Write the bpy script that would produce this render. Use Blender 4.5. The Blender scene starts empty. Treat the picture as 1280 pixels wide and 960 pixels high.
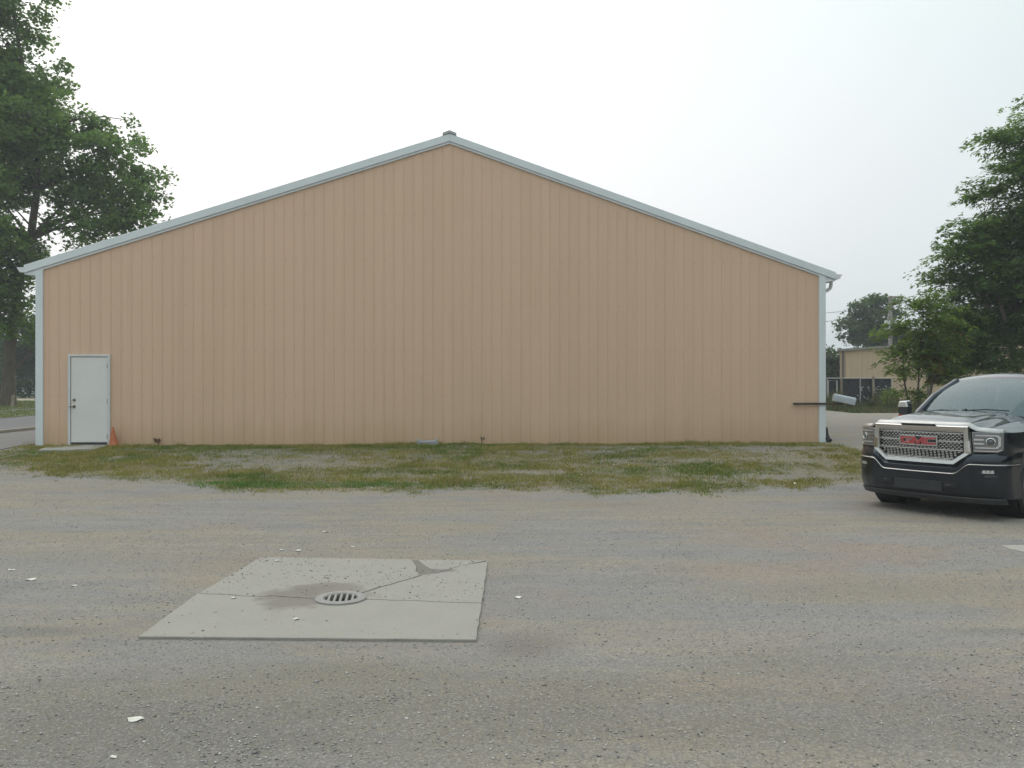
import bpy, bmesh, math, random
import numpy as np
from mathutils import Vector, Matrix
PI = math.pi
R = math.radians
random.seed(7)
rng = np.random.default_rng(11)
SC = bpy.context.scene
COL = SC.collection

# ------------------------------------------------------------------ camera
CAM_H, FPX, HZ, CX = 1.7134, 1050.0, 480.0, 640.0       # eye height, focal length in photo pixels
cam = bpy.data.cameras.new("camera")
cam.sensor_width = 36.0
cam.lens = FPX / 1280.0 * 36.0
cam.clip_start = 0.1
cam.clip_end = 3000
camo = bpy.data.objects.new("camera", cam)
COL.objects.link(camo)
camo.location = (0, 0, CAM_H)
camo.rotation_euler = (R(90), 0, 0)
SC.camera = camo

# ------------------------------------------------------------------ world, sun, exposure
SUN_EL, SUN_AZ = R(40), R(-25)           # azimuth from +Y towards +X: the bright haze stands behind the building, left
w = bpy.data.worlds.new("World")
SC.world = w
w.use_nodes = True
nt = w.node_tree
nt.nodes.clear()
def wn(t, **k):
    n = nt.nodes.new(t)
    for a, b in k.items():
        setattr(n, a, b)
    return n
out = wn('ShaderNodeOutputWorld')
bg = wn('ShaderNodeBackground')
bg.inputs['Strength'].default_value = 0.1
sky = wn('ShaderNodeTexSky')
sky.sky_type = 'NISHITA'
sky.sun_disc = False
sky.sun_elevation = SUN_EL
sky.sun_rotation = SUN_AZ
sky.dust_density = 6.0
tc = wn('ShaderNodeTexCoord')
sd = Vector((math.sin(SUN_AZ) * math.cos(SUN_EL), math.cos(SUN_AZ) * math.cos(SUN_EL), math.sin(SUN_EL)))
dot = wn('ShaderNodeVectorMath', operation='DOT_PRODUCT')
dot.inputs[1].default_value = sd
nrm = wn('ShaderNodeVectorMath', operation='NORMALIZE')
nt.links.new(tc.outputs['Generated'], nrm.inputs[0])
nt.links.new(nrm.outputs[0], dot.inputs[0])
ramp = wn('ShaderNodeValToRGB')
e = ramp.color_ramp.elements
mp = wn('ShaderNodeMapRange')
mp.inputs['From Min'].default_value = -1
mp.inputs['From Max'].default_value = 1
nt.links.new(dot.outputs['Value'], mp.inputs['Value'])
e[0].position = 0.0; e[0].color = (.65, .675, .68, 1)
e[1].position = 1.0; e[1].color = (1, .99, .97, 1)
x = ramp.color_ramp.elements.new(.70); x.color = (.60, .685, .685, 1)
x = ramp.color_ramp.elements.new(.80); x.color = (.67, .725, .73, 1)
x = ramp.color_ramp.elements.new(.88); x.color = (.82, .84, .84, 1)
nt.links.new(mp.outputs[0], ramp.inputs[0])
sc_ = wn('ShaderNodeVectorMath', operation='SCALE')
sc_.inputs['Scale'].default_value = 25.6
nt.links.new(ramp.outputs[0], sc_.inputs[0])
# an overcast sky is brightest overhead and greyer near the horizon
sz = wn('ShaderNodeSeparateXYZ'); nt.links.new(nrm.outputs[0], sz.inputs[0])
zr = wn('ShaderNodeValToRGB'); ze = zr.color_ramp.elements
ze[0].position = 0.0; ze[0].color = (.58, .565, .57, 1)
ze[1].position = 1.0; ze[1].color = (.98, .98, .98, 1)
x = ze.new(.22); x.color = (.545, .535, .54, 1)
x = ze.new(.42); x.color = (.495, .525, .52, 1)
nt.links.new(sz.outputs['Z'], zr.inputs[0])
zm = wn('ShaderNodeVectorMath', operation='MULTIPLY'); nt.links.new(sc_.outputs[0], zm.inputs[0]); nt.links.new(zr.outputs[0], zm.inputs[1])
mx = wn('ShaderNodeMix', data_type='RGBA')
mx.inputs['Factor'].default_value = 0.92
nt.links.new(sky.outputs[0], mx.inputs['A'])
nt.links.new(zm.outputs[0], mx.inputs['B'])
nt.links.new(mx.outputs['Result'], bg.inputs['Color'])
nt.links.new(bg.outputs[0], out.inputs['Surface'])

sun = bpy.data.lights.new("sun", 'SUN')
sun.energy = 0.8
sun.angle = R(80)
sun.color = (1, .96, .9)
suno = bpy.data.objects.new("sun", sun)
COL.objects.link(suno)
suno.rotation_euler = (-sd).to_track_quat('-Z', 'Y').to_euler()

SC.view_settings.view_transform = 'Standard'
SC.view_settings.look = 'None'
SC.view_settings.exposure = 0.0
SC.view_settings.gamma = 1.0

# ------------------------------------------------------------------ helpers
def smooth(t):
    t = np.clip(t, 0, 1)
    return t * t * (3 - 2 * t)

def terrain(x, y):
    """lot is flat, rises a little towards the building, then very gently behind"""
    return .31 * smooth((y - 13.2) / 5.8) + .2 * smooth((y - 22) / 23)

def gp(px, py):
    """where the view ray of a photo pixel meets the terrain"""
    d = 2.0
    dx, dz = (px - CX) / FPX, -(py - HZ) / FPX
    while d < 300:
        if CAM_H + dz * d <= terrain(dx * d, d):
            return (dx * d, d, float(terrain(dx * d, d)))
        d += .01
    return (dx * d, d, 0)

def at(px, py, Y):
    return Vector(((px - CX) / FPX * Y, Y, CAM_H - (py - HZ) / FPX * Y))

class Noise:
    def __init__(s, seed):
        s.g = np.random.default_rng(seed).random((256, 256))
    def __call__(s, x, y):
        x = np.asarray(x, float); y = np.asarray(y, float)
        xi = np.floor(x).astype(int); yi = np.floor(y).astype(int)
        fx = smooth(x - xi); fy = smooth(y - yi)
        g = s.g
        a = g[xi % 256, yi % 256]; b = g[(xi + 1) % 256, yi % 256]
        c = g[xi % 256, (yi + 1) % 256]; d = g[(xi + 1) % 256, (yi + 1) % 256]
        return (a * (1 - fx) + b * fx) * (1 - fy) + (c * (1 - fx) + d * fx) * fy
    def fbm(s, x, y, o=4):
        t = 0; a = .5
        for k in range(o):
            t = t + a * s(x * 2 ** k + 17 * k, y * 2 ** k + 31 * k); a *= .5
        return t / (1 - .5 ** o)

def link_mesh(name, me, mat, parent=None, smooth_angle=None):
    o = bpy.data.objects.new(name, me)
    COL.objects.link(o)
    if mat is not None:
        for m in (mat if isinstance(mat, (list, tuple)) else [mat]):
            me.materials.append(m)
    if parent is not None:
        o.parent = parent
    if smooth_angle is not None:
        me.polygons.foreach_set('use_smooth', np.ones(len(me.polygons), bool))
        if smooth_angle < 179:
            me.set_sharp_from_angle(angle=R(smooth_angle))
    return o

class MB:
    """collects geometry for ONE mesh object"""
    def __init__(s):
        s.v = []; s.f = []
    def add(s, vs, fs):
        b = len(s.v)
        s.v += [tuple(v) for v in vs]
        s.f += [tuple(i + b for i in f) for f in fs]
        return s
    def box(s, x0, x1, y0, y1, z0, z1, M=None):
        vs = [Vector(p) for p in ((x0,y0,z0),(x1,y0,z0),(x1,y1,z0),(x0,y1,z0),(x0,y0,z1),(x1,y0,z1),(x1,y1,z1),(x0,y1,z1))]
        if M is not None: vs = [M @ v for v in vs]
        return s.add(vs, [(0,3,2,1),(4,5,6,7),(0,1,5,4),(1,2,6,5),(2,3,7,6),(3,0,4,7)])
    def prism(s, poly, a0, a1, axis='y'):
        """poly in the two other axes (x,z for y; y,z for x; x,y for z)"""
        n = len(poly)
        def P(p, a):
            return (p[0], a, p[1]) if axis == 'y' else ((a, p[0], p[1]) if axis == 'x' else (p[0], p[1], a))
        vs = [P(p, a0) for p in poly] + [P(p, a1) for p in poly]
        fs = [tuple(range(n - 1, -1, -1)), tuple(range(n, 2 * n))]
        fs += [(i, (i + 1) % n, n + (i + 1) % n, n + i) for i in range(n)]
        return s.add(vs, fs)
    def tube(s, pts, rad, n=8, cap=True):
        pts = [Vector(p) for p in pts]
        if not hasattr(rad, '__len__'): rad = [rad] * len(pts)
        rings = []
        up = None
        for i, p in enumerate(pts):
            t = (pts[min(i + 1, len(pts) - 1)] - pts[max(i - 1, 0)]).normalized()
            if up is None:
                up = Vector((0, 0, 1)) if abs(t.z) < .9 else Vector((1, 0, 0))
            a = t.cross(up).normalized(); b = a.cross(t).normalized(); up = b
            rings.append([p + (a * math.cos(2 * PI * k / n) + b * math.sin(2 * PI * k / n)) * rad[i] for k in range(n)])
        vs = [v for r in rings for v in r]
        fs = []
        for i in range(len(pts) - 1):
            for k in range(n):
                fs.append((i * n + k, i * n + (k + 1) % n, (i + 1) * n + (k + 1) % n, (i + 1) * n + k))
        if cap:
            fs.append(tuple(range(n - 1, -1, -1))); fs.append(tuple(range(len(vs) - n, len(vs))))
        return s.add(vs, fs)
    def grid(s, P):
        """P[i][j] array of points"""
        ni, nj = len(P), len(P[0])
        vs = [p for row in P for p in row]
        fs = [(i * nj + j, i * nj + j + 1, (i + 1) * nj + j + 1, (i + 1) * nj + j) for i in range(ni - 1) for j in range(nj - 1)]
        return s.add(vs, fs)
    def lathe(s, prof, M, n=24):
        """prof = (r, h) pairs turned about local Z, placed by matrix M"""
        vs = []
        for r, h in prof:
            for k in range(n):
                vs.append(M @ Vector((r * math.cos(2 * PI * k / n), r * math.sin(2 * PI * k / n), h)))
        fs = []
        for i in range(len(prof) - 1):
            for k in range(n):
                fs.append((i * n + k, i * n + (k + 1) % n, (i + 1) * n + (k + 1) % n, (i + 1) * n + k))
        return s.add(vs, fs)
    def build(s, name, mat, parent=None, sa=None, bevel=0):
        me = bpy.data.meshes.new(name)
        me.from_pydata(s.v, [], s.f)
        bm = bmesh.new(); bm.from_mesh(me)
        bmesh.ops.recalc_face_normals(bm, faces=bm.faces)
        bm.to_mesh(me); bm.free()
        o = link_mesh(name, me, mat, parent, sa)
        if bevel:
            m = o.modifiers.new('bevel', 'BEVEL'); m.width = bevel; m.segments = 2; m.limit_method = 'ANGLE'; m.angle_limit = R(35)
        return o

def tag(o, label=None, cat=None, group=None, kind=None):
    if label: o['label'] = label
    if cat: o['category'] = cat
    if group: o['group'] = group
    if kind: o['kind'] = kind
    return o

def thing(name, label, cat, loc=(0, 0, 0), rotz=0, group=None):
    o = bpy.data.objects.new(name, None)
    o.empty_display_size = .3
    COL.objects.link(o)
    o.location = loc; o.rotation_euler = (0, 0, rotz)
    return tag(o, label, cat, group)

def np_mesh(name, verts, tris, mat, parent=None, colors=None, nv=3, smooth_shade=False):
    """fast mesh from numpy: verts (N,3), faces (M,nv)"""
    me = bpy.data.meshes.new(name)
    me.vertices.add(len(verts)); me.vertices.foreach_set('co', np.ascontiguousarray(verts, np.float32).ravel())
    me.loops.add(len(tris) * nv); me.loops.foreach_set('vertex_index', np.ascontiguousarray(tris, np.int32).ravel())
    me.polygons.add(len(tris))
    me.polygons.foreach_set('loop_start', np.arange(0, len(tris) * nv, nv, dtype=np.int32))
    if smooth_shade:
        me.polygons.foreach_set('use_smooth', np.ones(len(tris), bool))
    me.update(calc_edges=True)
    if colors is not None:
        a = me.attributes.new('tint', 'FLOAT_COLOR', 'POINT')
        c = np.ones((len(verts), 4), np.float32); c[:, :3] = colors
        a.data.foreach_set('color', c.ravel())
    return link_mesh(name, me, mat, parent)

# ------------------------------------------------------------------ materials
MATS = {}
class NT:
    def __init__(s, name):
        s.m = bpy.data.materials.new(name); s.m.use_nodes = True
        s.t = s.m.node_tree; s.b = s.t.nodes['Principled BSDF']; s.o = s.t.nodes['Material Output']
    def n(s, t, **k):
        x = s.t.nodes.new(t)
        for a, b in k.items(): setattr(x, a, b)
        return x
    def l(s, a, b): s.t.links.new(a, b)
    def noise(s, scale, detail=4, rough=.55, vec=None, stretch=None, seed=0):
        if vec is None:
            g = s.n('ShaderNodeTexCoord'); vec = g.outputs['Object']
        if stretch or seed:
            m = s.n('ShaderNodeMapping'); m.inputs['Scale'].default_value = stretch or (1, 1, 1)
            m.inputs['Location'].default_value = (seed * 3.7, seed * 1.3, seed * 5.1)
            s.l(vec, m.inputs[0]); vec = m.outputs[0]
        x = s.n('ShaderNodeTexNoise'); x.inputs['Scale'].default_value = scale
        x.inputs['Detail'].default_value = detail; x.inputs['Roughness'].default_value = rough
        s.l(vec, x.inputs['Vector'])
        return x.outputs['Fac']
    def ramp(s, fac, stops):
        r = s.n('ShaderNodeValToRGB')
        el = r.color_ramp.elements
        for i, (p, c) in enumerate(stops):
            k = el[i] if i < 2 else el.new(p)
            k.position = p
            k.color = (c, c, c, 1) if not hasattr(c, '__len__') else (*c, 1)
        s.l(fac, r.inputs[0])
        return r.outputs[0]
    def mix(s, fac, a, b, blend='MIX'):
        x = s.n('ShaderNodeMix', data_type='RGBA'); x.blend_type = blend
        for k, v in (('Factor', fac), ('A', a), ('B', b)):
            if hasattr(v, 'links'): s.l(v, x.inputs[k])
            elif hasattr(v, '__len__'): x.inputs[k].default_value = (*v, 1)
            else: x.inputs[k].default_value = v
        return x.outputs['Result']
    def math(s, op, a, b=0):
        x = s.n('ShaderNodeMath', operation=op)
        for i, v in enumerate((a, b)):
            if hasattr(v, 'links'): s.l(v, x.inputs[i])
            else: x.inputs[i].default_value = v
        return x.outputs[0]
    def color(s, c):
        if hasattr(c, 'links'): s.l(c, s.b.inputs['Base Color'])
        else: s.b.inputs['Base Color'].default_value = (*c, 1)
    def bump(s, h, strength=.3, dist=.01):
        x = s.n('ShaderNodeBump'); x.inputs['Strength'].default_value = strength; x.inputs['Distance'].default_value = dist
        s.l(h, x.inputs['Height']); s.l(x.outputs[0], s.b.inputs['Normal'])
    def set(s, **k):
        for a, v in k.items():
            s.b.inputs[a.replace('_', ' ')].default_value = v
        return s

def simple(name, col, rough=.6, metal=0, var=.12, scale=6, bump=0, coat=0, spec=None):
    m = NT(name)
    f = m.noise(scale, 5)
    lo = [c * (1 - var) for c in col]; hi = [min(1, c * (1 + var)) for c in col]
    m.color(m.ramp(f, [(.3, lo), (.7, hi)]))
    m.set(Roughness=rough, Metallic=metal)
    if coat: m.set(Coat_Weight=coat, Coat_Roughness=.04)
    if spec is not None: m.b.inputs['Specular IOR Level'].default_value = spec
    if bump: m.bump(m.noise(scale * 8, 4), bump, .01)
    return m.m

def leaf_material(name, transl=.35):
    m = NT(name)
    a = m.n('ShaderNodeAttribute'); a.attribute_name = 'tint'
    m.color(a.outputs['Color'])
    m.set(Roughness=.55)
    m.b.inputs['Specular IOR Level'].default_value = .3
    t = m.n('ShaderNodeBsdfTranslucent'); m.l(a.outputs['Color'], t.inputs['Color'])
    ms = m.n('ShaderNodeMixShader'); ms.inputs[0].default_value = transl
    m.l(m.b.outputs[0], ms.inputs[1]); m.l(t.outputs[0], ms.inputs[2]); m.l(ms.outputs[0], m.o.inputs['Surface'])
    return m.m

def tint_material(name, rough=.9):
    m = NT(name)
    a = m.n('ShaderNodeAttribute'); a.attribute_name = 'tint'
    m.color(a.outputs['Color']); m.set(Roughness=rough)
    m.b.inputs['Specular IOR Level'].default_value = .25
    return m.m

M_LEAF = leaf_material('leaves', .58)
M_GRASS = leaf_material('grass_blades', .25)
M_STONE = tint_material('loose_stones')

def ground_material():
    m = NT('gravel_lot')
    g = m.n('ShaderNodeNewGeometry'); P = g.outputs['Position']
    big = m.noise(.55, 5, .6, P, (.55, 1.5, 1), 1)
    mid = m.noise(2.6, 6, .65, P, (.5, 1.4, 1), 2)
    fine = m.noise(60, 3, .7, P)
    grit = m.noise(170, 2, .6, P)
    rut = m.noise(1.1, 5, .6, P, (.22, 2.2, 1), 5)
    grey = (.240, .226, .213); tan = (.276, .231, .168); dark = (.190, .179, .172); red = (.278, .205, .15)
    c = m.mix(m.ramp(big, [(.44, 0.), (.57, 1.)]), grey, tan)
    c = m.mix(m.ramp(mid, [(.48, 0.), (.66, .85)]), c, dark)
    c = m.mix(m.ramp(rut, [(.48, 0.), (.64, .6)]), c, (.31, .27, .21))
    rb = m.noise(.42, 4, .55, P, (1, 1.7, 1), 9)
    c = m.mix(m.ramp(rb, [(.56, 0.), (.68, .6)]), c, red)
    # worn reddish dirt and old damp stains of the lot; foreground also holds painted lens darkening
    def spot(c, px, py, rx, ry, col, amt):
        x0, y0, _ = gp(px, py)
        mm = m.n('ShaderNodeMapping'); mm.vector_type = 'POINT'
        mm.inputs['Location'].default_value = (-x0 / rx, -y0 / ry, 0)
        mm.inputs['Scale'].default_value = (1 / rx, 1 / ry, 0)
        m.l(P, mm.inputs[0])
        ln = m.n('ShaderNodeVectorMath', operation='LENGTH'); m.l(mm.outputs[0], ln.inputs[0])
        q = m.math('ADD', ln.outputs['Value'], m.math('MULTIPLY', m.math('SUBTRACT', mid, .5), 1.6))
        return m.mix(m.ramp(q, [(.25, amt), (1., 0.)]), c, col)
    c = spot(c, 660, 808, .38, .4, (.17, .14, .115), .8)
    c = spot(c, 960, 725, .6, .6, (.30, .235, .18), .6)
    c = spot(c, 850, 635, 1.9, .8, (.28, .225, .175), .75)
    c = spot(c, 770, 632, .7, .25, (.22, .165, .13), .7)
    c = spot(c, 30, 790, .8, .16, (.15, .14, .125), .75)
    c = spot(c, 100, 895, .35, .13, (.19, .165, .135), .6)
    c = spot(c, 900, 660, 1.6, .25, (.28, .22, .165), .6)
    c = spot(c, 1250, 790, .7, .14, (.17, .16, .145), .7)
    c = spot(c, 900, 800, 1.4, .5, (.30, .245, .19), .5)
    c = spot(c, 160, 915, 2.4, 1.1, (.155, .142, .116), .85)  # from here brown foreground patches, with the lens's darkening painted into their colour
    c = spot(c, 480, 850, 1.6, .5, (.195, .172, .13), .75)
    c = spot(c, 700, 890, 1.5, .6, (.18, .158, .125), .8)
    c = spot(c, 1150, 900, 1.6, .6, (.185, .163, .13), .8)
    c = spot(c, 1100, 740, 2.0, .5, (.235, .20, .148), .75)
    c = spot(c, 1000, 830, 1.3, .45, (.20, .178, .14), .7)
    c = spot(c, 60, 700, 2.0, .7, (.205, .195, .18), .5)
    # speckle of single stones
    clump = m.noise(17, 4, .7, P, None, 6)
    c = m.mix(m.ramp(clump, [(.36, .55), (.52, 0.)]), c, (.165, .16, .155))
    c = m.mix(m.ramp(fine, [(.38, .7), (.50, 0.)]), c, (.15, .146, .142))
    c = m.mix(m.ramp(fine, [(.54, 0.), (.66, .6)]), c, (.36, .35, .33))
    c = m.mix(m.ramp(grit, [(.58, 0.), (.72, .6)]), c, (.42, .41, .39))
    a = m.n('ShaderNodeAttribute'); a.attribute_name = 'tint'
    sep = m.n('ShaderNodeSeparateColor'); m.l(a.outputs['Color'], sep.inputs[0])
    soil = m.mix(mid, (.15, .122, .062), (.185, .16, .085))
    c = m.mix(m.math('MULTIPLY', sep.outputs[0], .85), c, soil)
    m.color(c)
    m.set(Roughness=.95); m.b.inputs['Specular IOR Level'].default_value = .2
    h = m.math('ADD', m.math('MULTIPLY', fine, .8), m.math('ADD', m.math('MULTIPLY', grit, .5), m.math('MULTIPLY', mid, 1.5)))
    m.bump(h, .55, .02)
    return m.m

def concrete_material(name, base, stain=None):
    m = NT(name)
    g = m.n('ShaderNodeNewGeometry'); P = g.outputs['Position']
    f = m.noise(3, 6, .6, P); sp = m.noise(55, 3, .65, P, None, 3); gr = m.noise(240, 2, .5, P)
    c = m.mix(f, [b * .9 for b in base], [b * 1.08 for b in base])
    c = m.mix(m.ramp(sp, [(.30, .75), (.37, 0.)]), c, (.17, .165, .155))
    c = m.mix(m.ramp(gr, [(.35, .2), (.6, 0.)]), c, (.25, .24, .22))
    if stain:
        for (x0, y0, rx, ry, col, amt) in stain:      # earth washed in round the drain
            mm = m.n('ShaderNodeMapping'); mm.inputs['Location'].default_value = (-x0 / rx, -y0 / ry, 0)
            mm.inputs['Scale'].default_value = (1 / rx, 1 / ry, 0)
            m.l(P, mm.inputs[0])
            ln = m.n('ShaderNodeVectorMath', operation='LENGTH'); m.l(mm.outputs[0], ln.inputs[0])
            q = m.math('ADD', ln.outputs['Value'], m.math('MULTIPLY', m.math('SUBTRACT', m.noise(4.5, 5, .6, P, None, 8), .5), 1.3))
            c = m.mix(m.ramp(q, [(.66, amt), (1.02, 0.)]), c, col)
    m.color(c); m.set(Roughness=.9); m.b.inputs['Specular IOR Level'].default_value = .25
    m.bump(m.math('ADD', sp, gr), .25, .006)
    return m.m

def siding_material(name, col, z_dirt=True):
    m = NT(name)
    oi = m.n('ShaderNodeObjectInfo')
    g = m.n('ShaderNodeNewGeometry'); P = g.outputs['Position']
    st = m.noise(1.3, 5, .6, P, (3.0, 3.0, .22), 2)
    bl = m.noise(.5, 4, .5, P)
    c = m.mix(st, [k * .95 for k in col], [k * 1.05 for k in col])
    c = m.mix(m.ramp(bl, [(.35, 0.), (.7, .25)]), c, (col[0] * .93, col[1] * .95, col[2] * .88))
    v = m.math('ADD', .985, m.math('MULTIPLY', oi.outputs['Random'], .03))
    cc = m.n('ShaderNodeCombineColor')
    for i in range(3): m.l(v, cc.inputs[i])
    c = m.mix(1., c, cc.outputs[0], 'MULTIPLY')
    sk = m.noise(2.1, 4, .6, P, (9, 9, .12), 7)
    c = m.mix(m.ramp(sk, [(.56, 0.), (.74, .2)]), c, (col[0] * .74, col[1] * .72, col[2] * .66))
    if z_dirt:       # rain-splashed earth on the lowest half metre
        s = m.n('ShaderNodeSeparateXYZ'); m.l(P, s.inputs[0])
        q = m.math('MULTIPLY', m.math('ADD', s.outputs['Z'], m.math('MULTIPLY', st, .8)), .6)
        c = m.mix(m.ramp(q, [(.38, .55), (.8, 0.)]), c, (.46, .31, .17))
    m.color(c); m.set(Roughness=.5); m.b.inputs['Specular IOR Level'].default_value = .3
    m.bump(m.noise(2.2, 3, .5, P, (1, 1, .3), 4), .05, .01)
    return m.m

def bark_material(name, col):
    m = NT(name)
    f = m.noise(7, 6, .7, None, (1, 1, .25))
    m.color(m.ramp(f, [(.3, [c * .55 for c in col]), (.7, [c * 1.25 for c in col])]))
    m.set(Roughness=.95); m.bump(f, .8, .04)
    return m.m

def asphalt_material(name, col):
    m = NT(name)
    g = m.n('ShaderNodeNewGeometry'); P = g.outputs['Position']
    f = m.noise(.7, 6, .65, P); gr = m.noise(70, 3, .6, P)
    c = m.mix(f, [k * .85 for k in col], [k * 1.15 for k in col])
    c = m.mix(m.ramp(gr, [(.4, .35), (.6, 0.)]), c, [k * .6 for k in col])
    m.color(c); m.set(Roughness=.92); m.b.inputs['Specular IOR Level'].default_value = .25
    m.bump(gr, .3, .006)
    return m.m

def lawn_material():
    m = NT('mown_lawn')
    g = m.n('ShaderNodeNewGeometry'); P = g.outputs['Position']
    f = m.noise(.5, 6, .65, P); gr = m.noise(14, 4, .7, P)
    c = m.mix(m.ramp(f, [(.35, 0.), (.65, 1.)]), (.10, .125, .035), (.17, .165, .06))
    c = m.mix(m.ramp(gr, [(.4, .6), (.6, 0.)]), c, (.06, .08, .025))
    m.color(c); m.set(Roughness=.95); m.bump(gr, .8, .05)
    return m.m

M_GROUND = ground_material()
M_SIDING = siding_material('tan_siding', (.635, .444, .318))
M_TRIM = simple('pale_trim', (.635, .68, .70), .45, 0, .05, 2)
M_ROOF = simple('roof_sheet', (.50, .55, .57), .4, .1, .06, 1)
M_DOOR = simple('door_paint', (.66, .66, .64), .45, 0, .03, 2)
M_FRAME = simple('door_frame_paint', (.58, .59, .59), .5, 0, .05, 5)
M_BRASS = simple('worn_lock_metal', (.22, .19, .14), .35, .9, .2, 30)
M_STEEL = simple('grey_steel', (.30, .31, .32), .5, .6, .15, 12)
M_DARKSTEEL = simple('dark_steel', (.05, .048, .045), .6, .3, .25, 12)
M_RUBBER = simple('black_rubber', (.022, .022, .024), .75, 0, .2, 20)
M_BLACK = simple('matte_black', (.012, .012, .013), .7, 0, .2, 10)
M_BARK = bark_material('rough_bark', (.11, .088, .068))
M_BARK2 = bark_material('grey_bark', (.14, .12, .095))
M_WOOD = bark_material('weathered_wood', (.30, .25, .19))
M_ASPHALT = asphalt_material('worn_asphalt', (.17, .165, .163))
M_DRIVE = asphalt_material('pale_asphalt', (.20, .19, .182))
M_CONC = concrete_material('pale_concrete', (.34, .325, .285))
M_LAWN = lawn_material()

# ================================================================== SETTING
n1, n2, n3 = Noise(1), Noise(2), Noise(3)

def poly_mask(x, y, poly):
    x = np.asarray(x); y = np.asarray(y)
    ins = np.zeros(x.shape, bool)
    n = len(poly)
    for i in range(n):
        x1, y1 = poly[i][:2]; x2, y2 = poly[(i + 1) % n][:2]
        c = ((y1 > y) != (y2 > y))
        with np.errstate(divide='ignore', invalid='ignore'):
            c &= x < (x2 - x1) * (y - y1) / (y2 - y1 + 1e-12) + x1
        ins ^= c
    return ins

# outline of the ragged grass strip before the wall, as points on the ground
GRASS_PX = [(-60, 575), (0, 566), (22, 559), (47, 556), (47, 551), (300, 551), (640, 551), (1028, 551), (1034, 556), (1050, 558), (1085, 570), (1110, 584),
            (1085, 597), (1048, 600), (1034, 607), (985, 610), (945, 607), (920, 613), (870, 617), (830, 612), (795, 614), (745, 619),
            (700, 612), (640, 612), (560, 610), (520, 617), (480, 612), (400, 612), (330, 614), (285, 613), (243, 603), (160, 600), (128, 594),
            (72, 597), (45, 589), (8, 587), (0, 577), (-60, 584)]
GRASS_POLY = [gp(*p)[:2] for p in GRASS_PX]
def ell(x, y, px, py, rx, ry):
    cx, cy, _ = gp(px, py)
    return np.sqrt(((x - cx) / rx) ** 2 + ((y - cy) / ry) ** 2)
BARE = [(330, 578, 1.9, 1.0, .9), (300, 566, 1.6, .8, .7), (440, 566, 2.6, .6, .6), (665, 590, .9, .25, .9), (410, 583, 1.0, .3, .8),
        (820, 559, 3.0, .35, .9), (960, 562, 2.2, .8, .97), (700, 565, 2.2, .35, .7), (880, 575, 1.2, .35, .75), (1010, 590, 1.2, .5, .7), (985, 573, 1.4, .7, .8), (900, 600, 1.4, .28, .7), (960, 596, 1.8, .35, .85),
        (530, 570, 1.2, .35, .5), (110, 573, .5, .3, .3), (170, 571, .5, .12, .6), (90, 592, .7, .2, .5), (780, 575, .8, .3, .5), (620, 575, 1.5, .3, .4)]
def grass_density(x, y):
    d = 0
    for q_, (a_, b_) in enumerate(((n1, n2), (n2, n3), (n3, n1))):     # three jittered outlines give a broken, thinning edge
        f_ = 2.7 + 1.9 * q_
        jx = x + .6 * (a_.fbm(x * f_, y * f_) - .5); jy = y + (1.5 + .3 * q_) * (b_.fbm(x * f_ + 9, y * f_) - .5) + .4 * (a_.fbm(x * 9, y * 9) - .5)
        d = d + poly_mask(jx, jy, GRASS_POLY) / 3.
    d = d ** 1.5
    m = smooth((n3.fbm(x * 1.1 + 5, y * 1.6) - .30) / .25)
    m = np.clip(.55 + .5 * m, 0, 1) * (.45 + .55 * smooth((n1.fbm(x * 5, y * 5) - .25) / .3))
    b = np.zeros_like(d)
    for (px, py, rx, ry, s) in BARE:
        q = ell(x, y, px, py, rx, ry) + 1.3 * (n2.fbm(x * 2.3, y * 2.3) - .5) + 1.5 * (n1.fbm(x * 6.5, y * 6.5 + 3) - .5)
        b = np.maximum(b, s * .96 * smooth((1.15 - q) / .7))
    edge = ell(x, y, 370, 606, 2.2, .45) + .9 * (n3.fbm(x * 3, y * 4) - .5)
    m = np.maximum(m, .95 * smooth((1.1 - edge) / .4))
    return d * m * (1 - b)

DR_X, DR_Y, _ = gp(426, 752)          # centre of the yard drain
# ground: one sheet to the horizon, finer close to the camera
gx = np.concatenate([[-900, -500, -250, -140, -90], np.arange(-70, -16, 3.0), np.arange(-16, 16.01, .14), np.arange(18, 70, 3.0), [90, 140, 250, 500, 900]])
gy = np.concatenate([[-300, -100, -40, -15, -5, 0, 1.5], np.arange(2.4, 24, .14), np.arange(24, 60, 1.5), np.arange(62, 130, 6), [160, 220, 320, 500, 900, 1600]])
GX, GY = np.meshgrid(gx, gy, indexing='ij')
def near_slab(x, y):
    return smooth((np.hypot(np.asarray(x) + 1.32, np.asarray(y) - 6.75) - 1.9) / .8)
def ground_z(x, y):
    return terrain(x, y) + near_slab(x, y) * (.035 * (n1.fbm(x * .45, y * .45) - .5) + .018 * (n2.fbm(x * 2.5, y * 2.5) - .5))
GZ = np.where((np.abs(GX) < 16) & (GY < 24), ground_z(GX, GY), terrain(GX, GY))
SLAB_PX = [(170, 800), (325, 698), (612, 702), (597, 804)]
SLAB = [gp(*p)[:2] for p in SLAB_PX]
inslab = poly_mask(GX, GY, [((p[0] - DR_X) * .8 + DR_X, (p[1] - DR_Y) * .8 + DR_Y) for p in SLAB])
GZ = np.where(inslab, -.03, GZ)
idx = np.arange(GX.size).reshape(GX.shape)
quads = np.stack([idx[:-1, :-1], idx[1:, :-1], idx[1:, 1:], idx[:-1, 1:]], -1).reshape(-1, 4)
qc = np.stack([GX.ravel()[quads].mean(1), GY.ravel()[quads].mean(1)], 1)
quads = quads[np.hypot(qc[:, 0] - DR_X, qc[:, 1] - DR_Y) > .26]
gd = grass_density(GX, GY)
cover = np.clip(gd * 1.1, 0, 1) * .9 + .15 * poly_mask(GX, GY, GRASS_POLY)
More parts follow.
